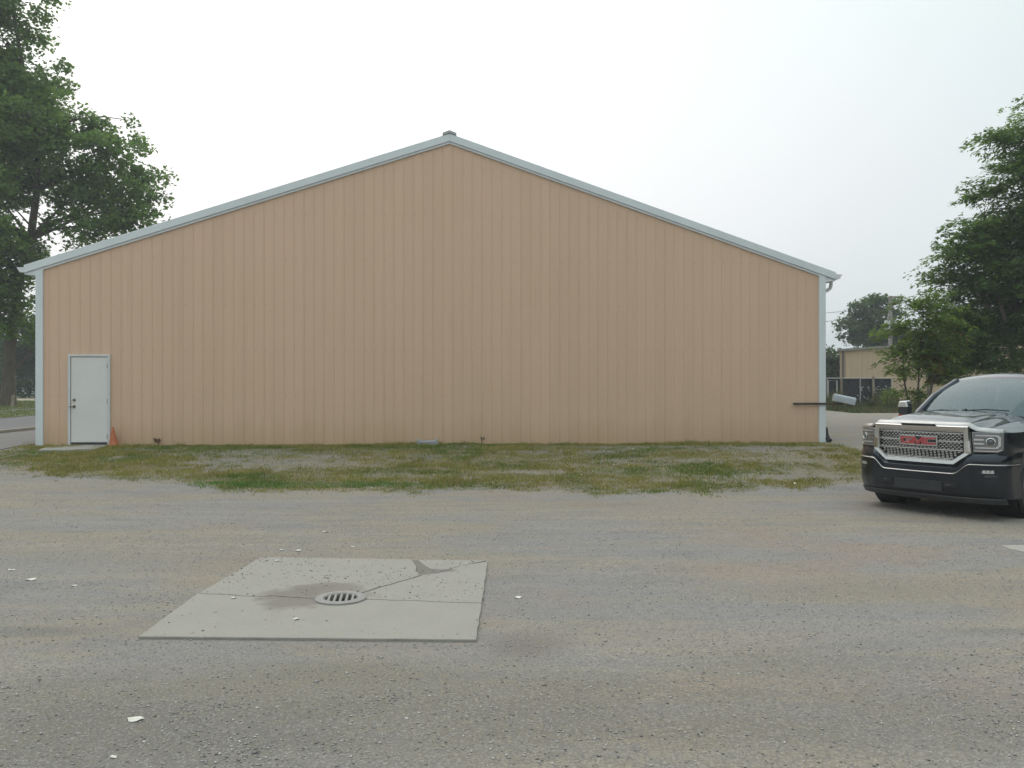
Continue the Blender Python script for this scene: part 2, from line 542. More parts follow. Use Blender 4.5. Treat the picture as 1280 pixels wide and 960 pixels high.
go = np_mesh('ground', np.stack([GX, GY, GZ], -1).reshape(-1, 3), quads, M_GROUND, None,
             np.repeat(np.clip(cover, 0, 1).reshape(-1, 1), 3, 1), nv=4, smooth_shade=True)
tag(go, 'flat grey brown gravel lot in front of the building', kind='structure')

def sheet(name, poly, mat, dz, label, step=1.5, kind='structure'):
    bm = bmesh.new()
    f = bm.faces.new([bm.verts.new((p[0], p[1], 0)) for p in poly])
    xs = [p[0] for p in poly]; ys = [p[1] for p in poly]
    for ax, lo, hi in ((0, min(xs), max(xs)), (1, min(ys), max(ys))):
        st = max(step, (hi - lo) / 60)
        k = lo + st
        while k < hi - .01:
            co = [0, 0, 0]; no = [0, 0, 0]; co[ax] = k; no[ax] = 1
            bmesh.ops.bisect_plane(bm, geom=bm.verts[:] + bm.edges[:] + bm.faces[:], plane_co=co, plane_no=no)
            k += st
    for v in bm.verts:
        v.co.z = float(terrain(v.co.x, v.co.y)) + dz
    bmesh.ops.recalc_face_normals(bm, faces=bm.faces)
    if bm.faces[:] and bm.faces[:][0].normal.z < 0: bmesh.ops.reverse_faces(bm, faces=bm.faces[:])
    me = bpy.data.meshes.new(name); bm.to_mesh(me); bm.free()
    o = link_mesh(name, me, mat)
    return tag(o, label, kind=kind)

sheet('driveway', [(-14.35, 17.6), (-11.0, 17.6), (-11.05, 18.6), (-11.1, 19.3), (-11.2, 22), (-12.5, 50), (-14.35, 58)], M_DRIVE, .016, 'pale worn driveway along the left side of the building')
sheet('road', [(-19.2, 12), (-14.5, 19.5), (-14.5, 58), (-19.2, 58)], M_ASPHALT, .035, 'grey asphalt lane running back past the left side of the building')
sheet('lawn', [(-90, 10), (-21.0, 10), (-19.25, 20), (-19.25, 58), (-90, 58)], M_LAWN, .045, 'mown lawn under the big tree at the left')
sheet('gravel_path', [(-23.1, 22), (-22.4, 22), (-22.5, 58), (-23.2, 58)], M_DRIVE, .055, 'narrow worn strip across the lawn')
sheet('far_road', [(-90, 58.2), (-10, 58.2), (-10, 68), (-90, 68)], asphalt_material('sandy_road', (.33, .29, .22)), .03, 'pale sandy lane behind the lawn')
sheet('far_lawn', [(-120, 68.2), (-5, 68.2), (-5, 150), (-120, 150)], M_LAWN, .045, 'grass beyond the far lane')
sheet('meadow', [(10, 44), (90, 44), (140, 150), (5, 150)], M_LAWN, .03, 'rough grass behind the screened fence', 4)
kb = MB()
ks = np.linspace(19.5, 58, 24)
for a, b in zip(ks[:-1], ks[1:]):
    za, zb_ = float(terrain(0, a)), float(terrain(0, b))
    kb.add([(-14.52, a, za - .05), (-14.36, a, za - .05), (-14.52, a, za + .10), (-14.36, a, za + .10), (-14.52, b, zb_ - .05), (-14.36, b, zb_ - .05), (-14.52, b, zb_ + .10), (-14.36, b, zb_ + .10)],
           [(2, 3, 7, 6), (0, 2, 6, 4), (1, 5, 7, 3)])
tag(kb.build('kerb', M_CONC), 'low pale kerb between lane and driveway', kind='structure')

# --- loose stones of the lot (nobody could count them)
OCT = np.array([(1, 0, 0), (-1, 0, 0), (0, 1, 0), (0, -1, 0), (0, 0, 1), (0, 0, -1)], float)
OCF = np.array([(0, 2, 4), (2, 1, 4), (1, 3, 4), (3, 0, 4), (2, 0, 5), (1, 2, 5), (3, 1, 5), (0, 3, 5)])
def stones(name, x, y, z, s, cols, label):
    n = len(x)
    V = OCT[None] * (rng.uniform(.6, 1.3, (n, 6, 1)))
    sc = np.stack([s * rng.uniform(.8, 1.4, n), s * rng.uniform(.7, 1.1, n), s * rng.uniform(.3, .55, n)], 1)
    V = V * sc[:, None, :]
    V += rng.normal(0, .12, V.shape) * s[:, None, None]
    a = rng.uniform(0, 2 * PI, n); c, s_ = np.cos(a)[:, None], np.sin(a)[:, None]
    X = V[..., 0] * c - V[..., 1] * s_; Y = V[..., 0] * s_ + V[..., 1] * c
    V[..., 0] = X + x[:, None]; V[..., 1] = Y + y[:, None]; V[..., 2] += z[:, None]
    F = (OCF[None] + (np.arange(n) * 6)[:, None, None]).reshape(-1, 3)
    o = np_mesh(name, V.reshape(-1, 3), F, M_STONE, None, np.repeat(cols, 6, 0))
    return tag(o, label, kind='stuff')
N = 150000
yy = 3.0 + 12 * rng.random(N) ** 1.6
xx = (rng.random(N) * 2 - 1) * (yy * .66 + .6)
keep = rng.random(N) < .3 + .7 * smooth((n3.fbm(xx * .8 + 3, yy * 1.5) - .36) / .28) * smooth((n2.fbm(xx * 3.1, yy * 4) - .2) / .5)
keep &= ~poly_mask(xx, yy, SLAB)
xx, yy = xx[keep], yy[keep]
ss = .0026 * np.exp(rng.exponential(.55, len(xx))); ss = np.clip(ss * .8, 0, .0085)
base = np.array([.325, .31, .295]) * rng.normal(1, .33, (len(xx), 1)).clip(.4, 1.9)
base[rng.random(len(xx)) < .012] = (.62, .61, .58)
stones('loose_gravel', xx, yy, ground_z(xx, yy) + ss * .3, ss, base, 'loose grey stones scattered over the lot')
N = 900
yy = 3.2 + 9 * rng.random(N) ** 1.4; xx = (rng.random(N) * 2 - 1) * (yy * .66 + .6)
k = ~poly_mask(xx, yy, [((p[0] - DR_X) * 1.03 + DR_X, (p[1] - DR_Y) * 1.03 + DR_Y) for p in SLAB]) & (rng.random(N) < smooth((n3.fbm(xx * 1.3 + 3, yy * 1.3) - .38) / .25))
xx, yy = xx[k], yy[k]; ss = rng.uniform(.008, .015, len(xx))
stones('larger_stones', xx, yy, ground_z(xx, yy) + ss * .2, ss, np.array([.33, .32, .31]) * rng.normal(1, .25, (len(xx), 1)).clip(.5, 1.8), 'thumb sized grey stones scattered over the lot')
# grit lying on the slab
N = 6000
xx = rng.uniform(-2.7, 0, N); yy = rng.uniform(5.4, 8.4, N)
k = poly_mask(xx, yy, SLAB) & (np.hypot(xx - DR_X, yy - DR_Y) > .24) & (rng.random(N) < smooth((n1.fbm(xx * 2, yy * 2) - .35) / .3) + .25)
xx, yy = xx[k], yy[k]; ss = .0025 * np.exp(rng.exponential(.4, len(xx))).clip(1, 5)
stones('slab_grit', xx, yy, np.full(len(xx), .019), ss, np.array([.17, .165, .16]) * rng.normal(1, .3, (len(xx), 1)).clip(.4, 2), 'fine dark grit lying on the concrete slab')

# --- short ragged grass before the wall
N = 900000
x = rng.uniform(-14.5, 10.5, N); y = rng.uniform(12.6, 20.4, N)
d = grass_density(x, y)
k = rng.random(N) < d * .85
# keep clear of the building
u_ = np.array([.998, .0629])
front = (x + 10.754) * -.0629 + (y - 19.04) * .998 < -.03
k &= front | (x < -10.9) | (x > 7.55)
x, y = x[k], y[k]
def blades(name, x, y, z, h, wd, cols, lean=.6):
    n = len(x)
    a = rng.uniform(0, 2 * PI, n); la = rng.uniform(0, 2 * PI, n); ll = rng.random(n) * lean * h
    dx, dy = np.cos(a) * wd / 2, np.sin(a) * wd / 2
    V = np.empty((n, 3, 3))
    V[:, 0] = np.stack([x - dx, y - dy, z - .004], 1); V[:, 1] = np.stack([x + dx, y + dy, z - .004], 1)
    V[:, 2] = np.stack([x + np.cos(la) * ll, y + np.sin(la) * ll, z + h], 1)
    return np_mesh(name, V.reshape(-1, 3), np.arange(n * 3).reshape(-1, 3), M_GRASS, None, np.repeat(cols, 3, 0))
gn = n1.fbm(x * .9 + 40, y * 1.3); gn2 = n3.fbm(x * 4 + 9, y * 4)
green = np.array([.095, .145, .022]); olive = np.array([.19, .185, .04]); straw = np.array([.27, .21, .095]); lush = np.array([.065, .155, .03])
t = smooth((gn - .33) / .24)[:, None]
cols = green * (1 - t) + olive * t
s_ = (rng.random(len(x)) < .10 + .45 * smooth((gn2 - .52) / .14) * .8)[:, None]
cols = np.where(s_, straw, cols)
q = ell(x, y, 370, 607, 2.1, .35)
cols = np.where(((q + 1.2 * (n2.fbm(x * 3, y * 3) - .5) < .95) & (rng.random(len(x)) < .65))[:, None], lush, cols)
cols = cols * (1.1 + .5 * n3.fbm(x * 2.2 + 31, y * 2.2)[:, None]) * rng.normal(1, .22, (len(x), 1)).clip(.5, 1.6)
hh = rng.uniform(.015, .042, len(x)) * (.6 + .9 * smooth((n2.fbm(x * 1.7, y * 1.7) - .4) / .3) + 1.1 * smooth((n1.fbm(x * 4.5 + 3, y * 4.5) - .58) / .12))
tag(blades('grass', x, y, ground_z(x, y), hh, rng.uniform(.006, .013, len(x)), cols, 1.1), 'short patchy grass strip along the foot of the wall', 'grass', kind='stuff')
# lawn fuzz on the left
N = 30000
x = rng.uniform(-34, -19.3, N); y = rng.uniform(26, 58, N)
cols = np.where(rng.random((N, 1)) < .4, olive, green) * rng.normal(1, .2, (N, 1)).clip(.5, 1.6)
tag(blades('lawn_grass', x, y, terrain(x, y) + .04, rng.uniform(.03, .09, N), rng.uniform(.02, .04, N), cols), 'mown grass of the lawn under the big tree', 'grass', kind='stuff')
# pale chips in the grass
N = 2600
x = rng.uniform(-13, 9, N); y = rng.uniform(12.7, 19, N)
k = poly_mask(x, y, GRASS_POLY) & (x > -10.6)
x, y = x[k], y[k]
ss = .007 * np.exp(rng.exponential(.4, len(x))).clip(1, 4)
cl = np.where(rng.random((len(x), 1)) < .15, (.6, .58, .53), (.26, .25, .25)) * rng.normal(1, .2, (len(x), 1)).clip(.5, 1.5)
stones('pale_chips', x, y, ground_z(x, y) + ss * .5, ss, cl, 'small pale stones lying in the thin grass')

# ================================================================== METAL BUILDING
BW, BL, EAVE, SL = 18.288, 30.0, 4.04, 1 / 3
BROT = math.atan2(1.15, 18.252)
BZ = .27
bld = thing('metal_building', 'tan ribbed metal building with a wide gable wall, pale trim and one white door', 'building', (-10.754, 19.04, BZ), BROT)
BM = Matrix.Translation((-10.754, 19.04, BZ)) @ Matrix.Rotation(BROT, 4, 'Z')
RX, RISE = BW / 2 + .17, 3.06
zt = lambda x: EAVE + RISE * (x / RX if x < RX else (BW - x) / (BW - RX))
def wall_x(px):
    """local x on the front wall seen at photo column px"""
    k = (px - CX) / FPX
    c, s = math.cos(BROT), math.sin(BROT)
    return (k * 19.04 + 10.754) / (c - k * s)
DX0, DX1 = wall_x(86), wall_x(138.5)          # outside of door frame
DZ1 = 2.12
DXM0, DXM1 = DX0 + .02, DX1 - .02
ribs = [k * .2286 for k in range(81)]
def panel(x0, x1, zb, rib):
    if rib:
        pr = [(x0 + .001, 0), (x0 + .010, -.0095), (x0 + .022, -.0095), (x0 + .032, 0), (x1, 0)]
    else:
        pr = [(x0, 0), (x1, 0)]
    mb = MB()
    f = [(x, y, zb) for x, y in pr]; t = [(x, y, zt(x) - .0) for x, y in pr]
    if x0 < BW / 2 < x1:
        pass
    n = len(pr)
    bk = [(x0, .02, zb), (x1, .02, zb), (x0, .02, zt(x0)), (x1, .02, zt(x1))]
    mb.add(f + t + bk, [(i, i + 1, n + i + 1, n + i) for i in range(n - 1)] + [(2 * n + 1, 2 * n, 2 * n + 2, 2 * n + 3),
            (2 * n, 0, n, 2 * n + 2), (n - 1, 2 * n + 1, 2 * n + 3, 2 * n - 1)])
    return mb.build('wall_panel', M_SIDING, bld)
for i in range(80):
    a, b = ribs[i], ribs[i + 1]
    segs = [a] + [d for d in (DXM0, DXM1, RX) if a + .001 < d < b - .001] + [b]
    for j, (p, q) in enumerate(zip(segs[:-1], segs[1:])):
        mid = (p + q) / 2
        panel(p, q, DZ1 - .02 if DXM0 < mid < DXM1 else -.08, j == 0)
sc = MB()
for zz in np.arange(.12, 7.0, 1.05):
    for r_ in ribs[1:-1]:
        if zz < zt(r_) - .15 and not (DX0 - .05 < r_ < DX1 + .05 and zz < DZ1 + .1):
            M = Matrix.Translation((r_ + .058, 0, zz)) @ Matrix.Rotation(R(90), 4, 'X')
            sc.lathe([(.0, .009), (.008, .007), (.010, 0)], M, 6)
tag(sc.build('screw', simple('screw_heads', (.40, .29, .21), .5, .3), bld), kind='stuff')
# side and back walls, ribbed
def ribbed(axis, c0, L, zf, flip):
    mb = MB(); n = int(L / .2286)
    prof = []
    for i in range(n):
        a = i * L / n
        prof += [(a, 0), (a + .008, .02), (a + .028, .02), (a + .036, 0)]
    prof.append((L, 0))
    P = []
    for a, o in prof:
        col = []
        for z in (-.3, zf(a)):
            col.append((c0 + flip * o, a, z) if axis == 'y' else (a, c0 + flip * o, z))
        P.append(col)
    return mb.grid(P)
ribbed('y', -.005, BL, lambda a: EAVE, -1).build('side_wall', M_SIDING, bld)
ribbed('y', BW + .005, BL, lambda a: EAVE, 1).build('side_wall', M_SIDING, bld)
ribbed('x', BL, BW, lambda a: zt(a), 1).build('back_wall', M_SIDING, bld)
MB().box(-.03, .135, -.045, .14, -.07, EAVE + .02).build('corner_trim', M_TRIM, bld, bevel=.01)
MB().box(BW - .135, BW + .03, -.045, .14, -.07, EAVE + .02).build('corner_trim', M_TRIM, bld, bevel=.01)
fo = MB().box(.02, BW - .02, -.012, .15, -.35, -.082)
fo.build('foundation', M_CONC, bld)
OH = .27
def roofz(x): return zt(x)
for s in (0, 1):
    X = (lambda x: x) if s == 0 else (lambda x: BW - x)
    XR = RX if s == 0 else BW - RX; SL = RISE / XR; ZR = EAVE + RISE
    # rake trim: face board with a returned lower lip
    p = [(X(-OH), roofz(0) - SL * OH), (X(XR), ZR), (X(XR), ZR + .178), (X(-OH), roofz(0) - SL * OH + .178)]
    MB().prism(p, -.07, .06).build('rake_trim', M_TRIM, bld, bevel=.008)
    p = [(X(-.0), roofz(0) - .05), (X(XR), ZR - .05), (X(XR), ZR - .004), (X(-.0), roofz(0) - .004)]
    MB().prism(p, -.042, .0).build('trim_lip', M_TRIM, bld)
    # roof sheets with ribs
    mb = MB(); nn = int(BL / .2286)
    P = []
    for i in range(nn):
        a = .07 + i * (BL - .07) / nn
        for da, o in ((0, 0), (.01, .02), (.03, .02), (.04, 0)):
            P.append([(X(-OH), a + da, roofz(0) - SL * OH + .165 + o), (X(XR), a + da, ZR + .165 + o)])
    mb.grid(P)
    mb.add([(X(-OH), .07, roofz(0) - SL * OH + .1), (X(XR), .07, ZR + .1), (X(XR), BL, ZR + .1), (X(-OH), BL, roofz(0) - SL * OH + .1)], [(0, 1, 2, 3)])
    mb.build('roof', M_ROOF, bld)
    # eave box
    zl = roofz(0) - SL * OH
    MB().prism([(X(-.031), zl + .07), (X(-OH), zl - .002), (X(-OH), zl - .03), (X(-.031), zl - .05)], -.035, BL).build('soffit', M_TRIM, bld)
    # gutter, open trough with end cap
    g = [(X(-OH - .004), zl + .135), (X(-OH - .004), zl + .02), (X(-OH - .10), zl + .02), (X(-OH - .125), zl + .06), (X(-OH - .165), zl + .125), (X(-OH - .155), zl + .135),
         (X(-OH - .115), zl + .066), (X(-OH - .092), zl + .03), (X(-OH - .015), zl + .03), (X(-OH - .015), zl + .135)]
    gb = MB().prism(g, -.04, BL)
    gb.prism([(X(-OH - .004), zl + .133), (X(-OH - .004), zl + .02), (X(-OH - .10), zl + .02), (X(-OH - .125), zl + .06), (X(-OH - .165), zl + .127)], -.048, -.0405)
    gb.build('gutter', simple('white_gutter', (.66, .68, .68), .4, 0, .05, 3) if s == 0 else bpy.data.materials['white_gutter'], bld)
MB().prism([(RX - .16, roofz(RX) + .135), (RX, roofz(RX) + .19), (RX + .16, roofz(RX) + .135),
            (RX + .16, roofz(RX) + .19), (RX, roofz(RX) + .25), (RX - .16, roofz(RX) + .19)], -.085, BL).build('ridge_cap', simple('ridge_sheet', (.38, .42, .41), .5), bld)
ds = MB()
zl = EAVE - RISE / (BW - RX) * OH
ds.tube([(BW + .33, .35, zl + .03), (BW + .335, .35, zl - .08), (BW + .31, .35, zl - .16), (BW + .25, .35, zl - .21), (BW + .09, .35, zl - .27), (BW + .06, .35, zl - .34), (BW + .06, .35, .15)], .042, 10)
ds.build('downspout', bpy.data.materials['white_gutter'], bld, 50)

# door
dfr = MB()
dfr.box(DX0, DX0 + .055, -.055, .06, -.02, DZ1).box(DX1 - .055, DX1, -.055, .06, -.02, DZ1).box(DX0 + .0552, DX1 - .0552, -.053, .06, DZ1 - .055, DZ1 - .002)
dfr.build('door_frame', M_FRAME, bld, bevel=.004)
MB().box(DX0 + .0555, DX1 - .0555, -.06, .07, -.02, .066).build('threshold', M_STEEL, bld, bevel=.004)
MB().box(DX0 + .0555, DX1 - .0555, .045, .06, .0, DZ1 - .056).build('door_stop', M_BLACK, bld)
door = MB().box(DX0 + .066, DX1 - .062, -.035, .01, .098, DZ1 - .068).build('door', M_DOOR, bld, bevel=.004)
MB().box(DX0 + .067, DX1 - .063, -.046, -.0352, .07, .122).build('door_sweep', M_DARKSTEEL, door, bevel=.003)
def yz(r): return Matrix.Rotation(R(90), 4, 'X')
hx = DX0 + .135
b = MB(); b.lathe([(.0, .03), (.026, .028), (.032, .008), (.034, 0)], Matrix.Translation((hx, -.036, 1.08)) @ yz(0), 18)
b.build('deadbolt', M_BRASS, door, 40)
b = MB(); b.lathe([(.0, .012), (.033, .012), (.034, 0)], Matrix.Translation((hx, -.036, .93)) @ yz(0), 18)
b.lathe([(.0, .055), (.011, .055), (.011, .01)], Matrix.Translation((hx, -.036, .93)) @ yz(0), 10)
b.tube([(hx, -.088, .93), (hx - .05, -.09, .93), (hx - .105, -.086, .928)], [.012, .011, .008], 8)
b.build('handle', M_BRASS, door, 40)
for zz in (.25, 1.05, 1.85):
    b = MB(); b.tube([(DX1 - .058, -.052, zz - .055), (DX1 - .058, -.052, zz + .055)], .009, 8)
    b.build('hinge', M_STEEL, door, 40)

def bp(x, y, z=0):
    return BM @ Vector((x, y, z))

# concrete step before the door
poly = [gp(*p)[:2] for p in [(48, 565.5), (66, 557), (88, 553.2), (139, 553), (132, 558.5), (120, 562.8), (100, 563.6), (90, 565)]]
mb = MB(); mb.prism(poly, .2, .328, 'z')
tag(mb.build('concrete_step', M_CONC, bevel=.012), 'thin pale concrete step in the grass below the white door', 'step')

# traffic cone
cx, cy = bp(wall_x(145.5), -.16)[:2]
tc_ = thing('traffic_cone', 'faded orange traffic cone leaning against the wall right of the white door', 'cone', (cx, cy, float(ground_z(cx, cy)) - .0))
tc_.rotation_euler = (R(-3), R(-2), .3)
M_CONE = simple('faded_orange', (.42, .125, .045), .6, 0, .25, 9)
b = MB(); b.lathe([(.0, .435), (.016, .435), (.022, .425), (.024, .40), (.065, .20), (.105, .03), (.112, .022)], Matrix.Identity(4), 28); b.build('cone_body', M_CONE, tc_, 40)
b = MB(); b.prism([(-.12, -.10), (-.10, -.12), (.10, -.12), (.12, -.10), (.12, .10), (.10, .12), (-.10, .12), (-.12, .10)], 0, .024, 'z'); b.build('cone_base', M_CONE, tc_, bevel=.004)

# grey splash block at the wall
cx, cy = bp(wall_x(534.5), -.13)[:2]
z0 = float(ground_z(cx, cy))
sb = MB()
sb.prism([(-.24, 0), (.24, 0), (.24, .115), (.20, .12), (.17, .085), (-.17, .085), (-.20, .12), (-.24, .115)], -.10, .10)
so = sb.build('splash_block', concrete_material('grey_block', (.33, .345, .37)), bevel=.01)
so.location = (cx, cy, z0 - .0); so.rotation_euler = (R(6), 0, BROT + .02)
tag(so, 'small grey concrete block lying against the foot of the long wall', 'block')

# weeds by the wall
def weed(name, px, h, col, label, leaves, spread):
    cx, cy = bp(wall_x(px), -.12)[:2]
    t = thing(name, label, 'weed', (cx, cy, float(ground_z(cx, cy))))
    st = MB(); lf = MB()
    for k in range(4):
        a = random.uniform(0, 2 * PI); r = spread * random.uniform(.4, 1)
        p1 = Vector((math.cos(a) * r * .3, math.sin(a) * r * .15, h * .5)); p2 = Vector((math.cos(a) * r, math.sin(a) * r * .3, h * random.uniform(.75, 1)))
        st.tube([(0, 0, -.02), p1, p2], [.008, .006, .003], 5)
        for j in range(leaves):
            q = p1.lerp(p2, random.random()); d = Vector((random.uniform(-1, 1), random.uniform(-.5, .5), random.uniform(-.3, .8))).normalized() * random.uniform(.04, .09)
            sd_ = d.cross(Vector((0, 1, .3))).normalized() * .014
            lf.add([q, q + d * .5 + sd_, q + d, q + d * .5 - sd_], [(0, 1, 2, 3)])
    mm = simple(name + '_tissue', col, .8)
    st.build('stem', mm, t, 60); lf.build('leaf_spray', mm, t)
    return t
weed('dead_weed', 201, .16, (.17, .095, .06), 'dry brown weed at the wall right of the orange cone', 9, .16)
weed('thin_weed', 602, .15, (.06, .055, .03), 'thin dark weed standing against the middle of the wall', 1, .02)

# mailbox on a bar fixed to the wall
t = thing('mailbox', 'grey mailbox on a dark bar bolted to the right end of the wall', 'mailbox', bp(wall_x(990), -.07, 0), BROT)
zb_ = CAM_H - 24.7 * 20.1 / FPX - BZ
b = MB(); L_ = wall_x(1030) - wall_x(990)
b.box(0, L_ + .42, -.02, .02, zb_ - .025, zb_ + .025); b.build('arm', simple('dark_bar', (.05, .038, .03), .7, 0, .3), t, bevel=.004)
for xx_ in (.12, L_ - .22):
    b = MB(); b.box(xx_ - .02, xx_ + .02, .021, .078, zb_ - .022, zb_ + .022); b.build('bracket', M_DARKSTEEL, t)
Mb = Matrix.Translation((L_ + .47, 0, zb_ + .09)) @ Matrix.Rotation(R(12), 4, 'Y') @ Matrix.Rotation(R(-8), 4, 'Z')
pr = [(-.085, -.075), (.085, -.075), (.085, .045)] + [(.085 * math.cos(a), .045 + .06 * math.sin(a)) for a in np.linspace(.3, PI - .3, 8)] + [(-.085, .045)]
b = MB(); vs = []
for xx_ in (-.24, .24):
    vs += [Mb @ Vector((xx_, p[0], p[1])) for p in pr]
n = len(pr)
b.add(vs, [tuple(range(n)), tuple(range(n, 2 * n))] + [(i, (i + 1) % n, n + (i + 1) % n, n + i) for i in range(n)])
M_MB = simple('grey_mailbox_paint', (.36, .39, .42), .5, .2, .08, 6)
bx = b.build('box', M_MB, t, 40)
b = MB(); vs = []
for xx_ in (-.262, -.242):
    vs += [Mb @ Vector((xx_, p[0] * 1.04, p[1] * 1.04)) for p in pr]
b.add(vs, [tuple(range(n)), tuple(range(n, 2 * n))] + [(i, (i + 1) % n, n + (i + 1) % n, n + i) for i in range(n)])
b.build('lid', simple('pale_lid_paint', (.46, .48, .49), .5, .2, .08, 6), t, 40)
# black pipe end at the right corner
cx, cy = bp(BW + .06, .02)[:2]
b = MB(); b.tube([(0, 0, .36), (.005, -.01, .2), (.02, -.03, .08), (.07, -.09, .03)], [.035, .05, .07, .06], 12)
o = b.build('drain_boot', M_RUBBER, None, 50); o.location = (cx, cy, float(terrain(cx, cy)))
tag(o, 'black drain pipe end on the ground at the right corner of the building', 'pipe')

# ================================================================== YARD DRAIN AND SLAB
def G(px, py): return Vector(gp(px, py)[:2])
RH = .172
def arc(a0, a1, n=10):
    return [Vector((DR_X + RH * math.cos(a), DR_Y + RH * math.sin(a))) for a in np.linspace(R(a0), R(a1), n)]
def crack(p, q, n, amp):
    out_ = []
    for i in range(n + 1):
        t = i / n; v = p.lerp(q, t); d = (q - p).normalized()
        j = 0 if i in (0, n) else random.uniform(-amp, amp)
        out_.append(v + Vector((-d.y, d.x)) * j)
    return out_
A, B, C_, D = [Vector(p) for p in SLAB]     # front left, back left, back right, front right
cl = crack(G(246, 744.5), Vector((DR_X + RH * math.cos(R(176)), DR_Y + RH * math.sin(R(176)))), 8, .025)      # left crack, towards the drain
cr = crack(Vector((DR_X + RH * math.cos(R(-2)), DR_Y + RH * math.sin(R(-2)))), G(604, 757), 8, .012)          # right crack
fork = G(528, 721)
cd = crack(Vector((DR_X + RH * math.cos(R(60)), DR_Y + RH * math.sin(R(60)))), fork, 6, .02)                  # diagonal crack
cu = crack(fork, G(516, 700.8), 4, .025)
ce = [fork, G(545, 719), G(556, 715.5), G(575, 709.5), G(611, 703.5)]
pieces = [
    [A] + cl + arc(176, 358, 14)[1:-1] + cr + [D],
    [cl[0], B, G(516, 700.8)] + cu[::-1][1:] + cd[::-1][1:] + arc(60, 176, 10)[1:-1] + cl[::-1][:-1],
    [G(611, 703.5), cr[-1]] + cr[::-1][1:] + arc(-2, 60, 7)[1:-1] + cd + ce[1:-1],
    [G(519, 700.9), C_] + ce[::-1][1:-1] + [G(541, 716), G(531, 710)],
]
sx, sy = DR_X, DR_Y
slab = thing('concrete_slab', 'cracked square concrete slab set flush in the gravel around the drain', 'slab', (sx, sy, 0))
stain = [(G(375, 750).x, G(375, 750).y, .40, .42, (.185, .165, .142), .85), (G(405, 738).x, G(405, 738).y, .36, .22, (.19, .168, .145), .8),
         (G(545, 716).x, G(545, 716).y, .22, .10, (.18, .165, .148), .95), (G(430, 745).x, G(430, 745).y, .3, .22, (.215, .195, .17), .65)]
M_SLAB = concrete_material('slab_concrete', (.30, .282, .25), stain)
def inset(poly, d):
    bm = bmesh.new()
    f = bm.faces.new([bm.verts.new((p[0], p[1], 0)) for p in poly])
    bm.normal_update()
    bmesh.ops.inset_individual(bm, faces=[f], thickness=d, use_even_offset=True)
    f = [g_ for g_ in bm.faces if len(g_.verts) == len(poly)][0]
    r = [(v.co.x, v.co.y) for v in f.verts]
    bm.free(); return r
for i, pc in enumerate(pieces):
    pl = [(p[0] - sx, p[1] - sy) for p in pc]
    rough = []
    for (ax, ay), (bx_, by_) in zip(pl, pl[1:] + pl[:1]):      # worn, slightly chipped edges
        ln_ = math.hypot(bx_ - ax, by_ - ay); m_ = max(1, int(ln_ / .09)) if ln_ > .25 else 1
        for q in range(m_):
            j = random.gauss(0, .002) if q else 0
            rough.append((ax + (bx_ - ax) * q / m_ - (by_ - ay) / ln_ * j, ay + (by_ - ay) * q / m_ + (bx_ - ax) / ln_ * j))
    pl = rough
    pl = inset(pl, (.010, .015, .010, .014)[i])
    mb = MB(); mb.prism(pl, -.12, .017 + (.003, 0, .002, -.003)[i], 'z')
    mb.build('slab_piece', M_SLAB, slab, bevel=.006)
fp = [(p.x - sx + (DR_X - p.x) * .012, p.y - sy + (DR_Y - p.y) * .012) for p in (A, B, C_, D)]
hole = [(RH * 1.02 * math.cos(a), RH * 1.02 * math.sin(a)) for a in np.linspace(0, 2 * PI, 25)[:-1]]
mb = MB(); n_ = len(hole)
ring_o = []
for hx0, hy0 in hole:                    # project the drain hole outwards onto the slab outline
    best = None
    for (ax, ay), (bx_, by_) in zip(fp, fp[1:] + fp[:1]):
        den = hx0 * (by_ - ay) - hy0 * (bx_ - ax)
        if abs(den) < 1e-9: continue
        tt = (ax * (by_ - ay) - ay * (bx_ - ax)) / den
        uu = (ax * hy0 - ay * hx0) / den
        if tt > 0 and -1e-6 <= uu <= 1 + 1e-6 and (best is None or tt < best): best = tt
    ring_o.append((hx0 * best, hy0 * best))
vs = [(x_, y_, .0075) for x_, y_ in hole] + [(x_, y_, .0075) for x_, y_ in ring_o]
mb.add(vs, [(i, (i + 1) % n_, n_ + (i + 1) % n_, n_ + i) for i in range(n_)])
mb.build('crack_dirt', asphalt_material('crack_dirt', (.19, .172, .15)), slab)
grate = thing('drain_grate', 'round iron drain grate with a pale rim set in the concrete slab', 'drain', (DR_X, DR_Y, 0))
M_IRON = simple('worn_iron', (.25, .24, .225), .65, .1, .12, 25, .2)
b = MB(); b.lathe([(.125, -.02), (.128, .028), (.135, .036), (.185, .039), (.199, .032), (.201, .005)], Matrix.Identity(4), 48); b.build('rim', M_IRON, grate, 35)
for k in range(5):
    xo = (k - 2) * .046; hl = math.sqrt(.129 ** 2 - xo ** 2)
    b = MB(); b.box(-.0095, .0095, -hl, hl, -.006, .031); o = b.build('bar', M_IRON, grate, bevel=.003); o.location = (xo, 0, 0)
b = MB(); b.lathe([(.165, .02), (.165, -.7), (0, -.7)], Matrix.Identity(4), 32); b.build('pit', simple('pit_concrete', (.05, .045, .04), .9), grate)
grate.rotation_euler.z = .12

# pale slab at the right frame edge
pts_ = [(1251, 683.5), (1330, 683.5), (1395, 700), (1338, 705), (1262, 688)]
poly = [gp(*p)[:2] for p in pts_]
b = MB(); b.prism(poly, -.1, .018, 'z')
tag(b.build('concrete_patch', M_CONC), 'pale concrete patch in the gravel at the right edge in front of the truck', 'slab')

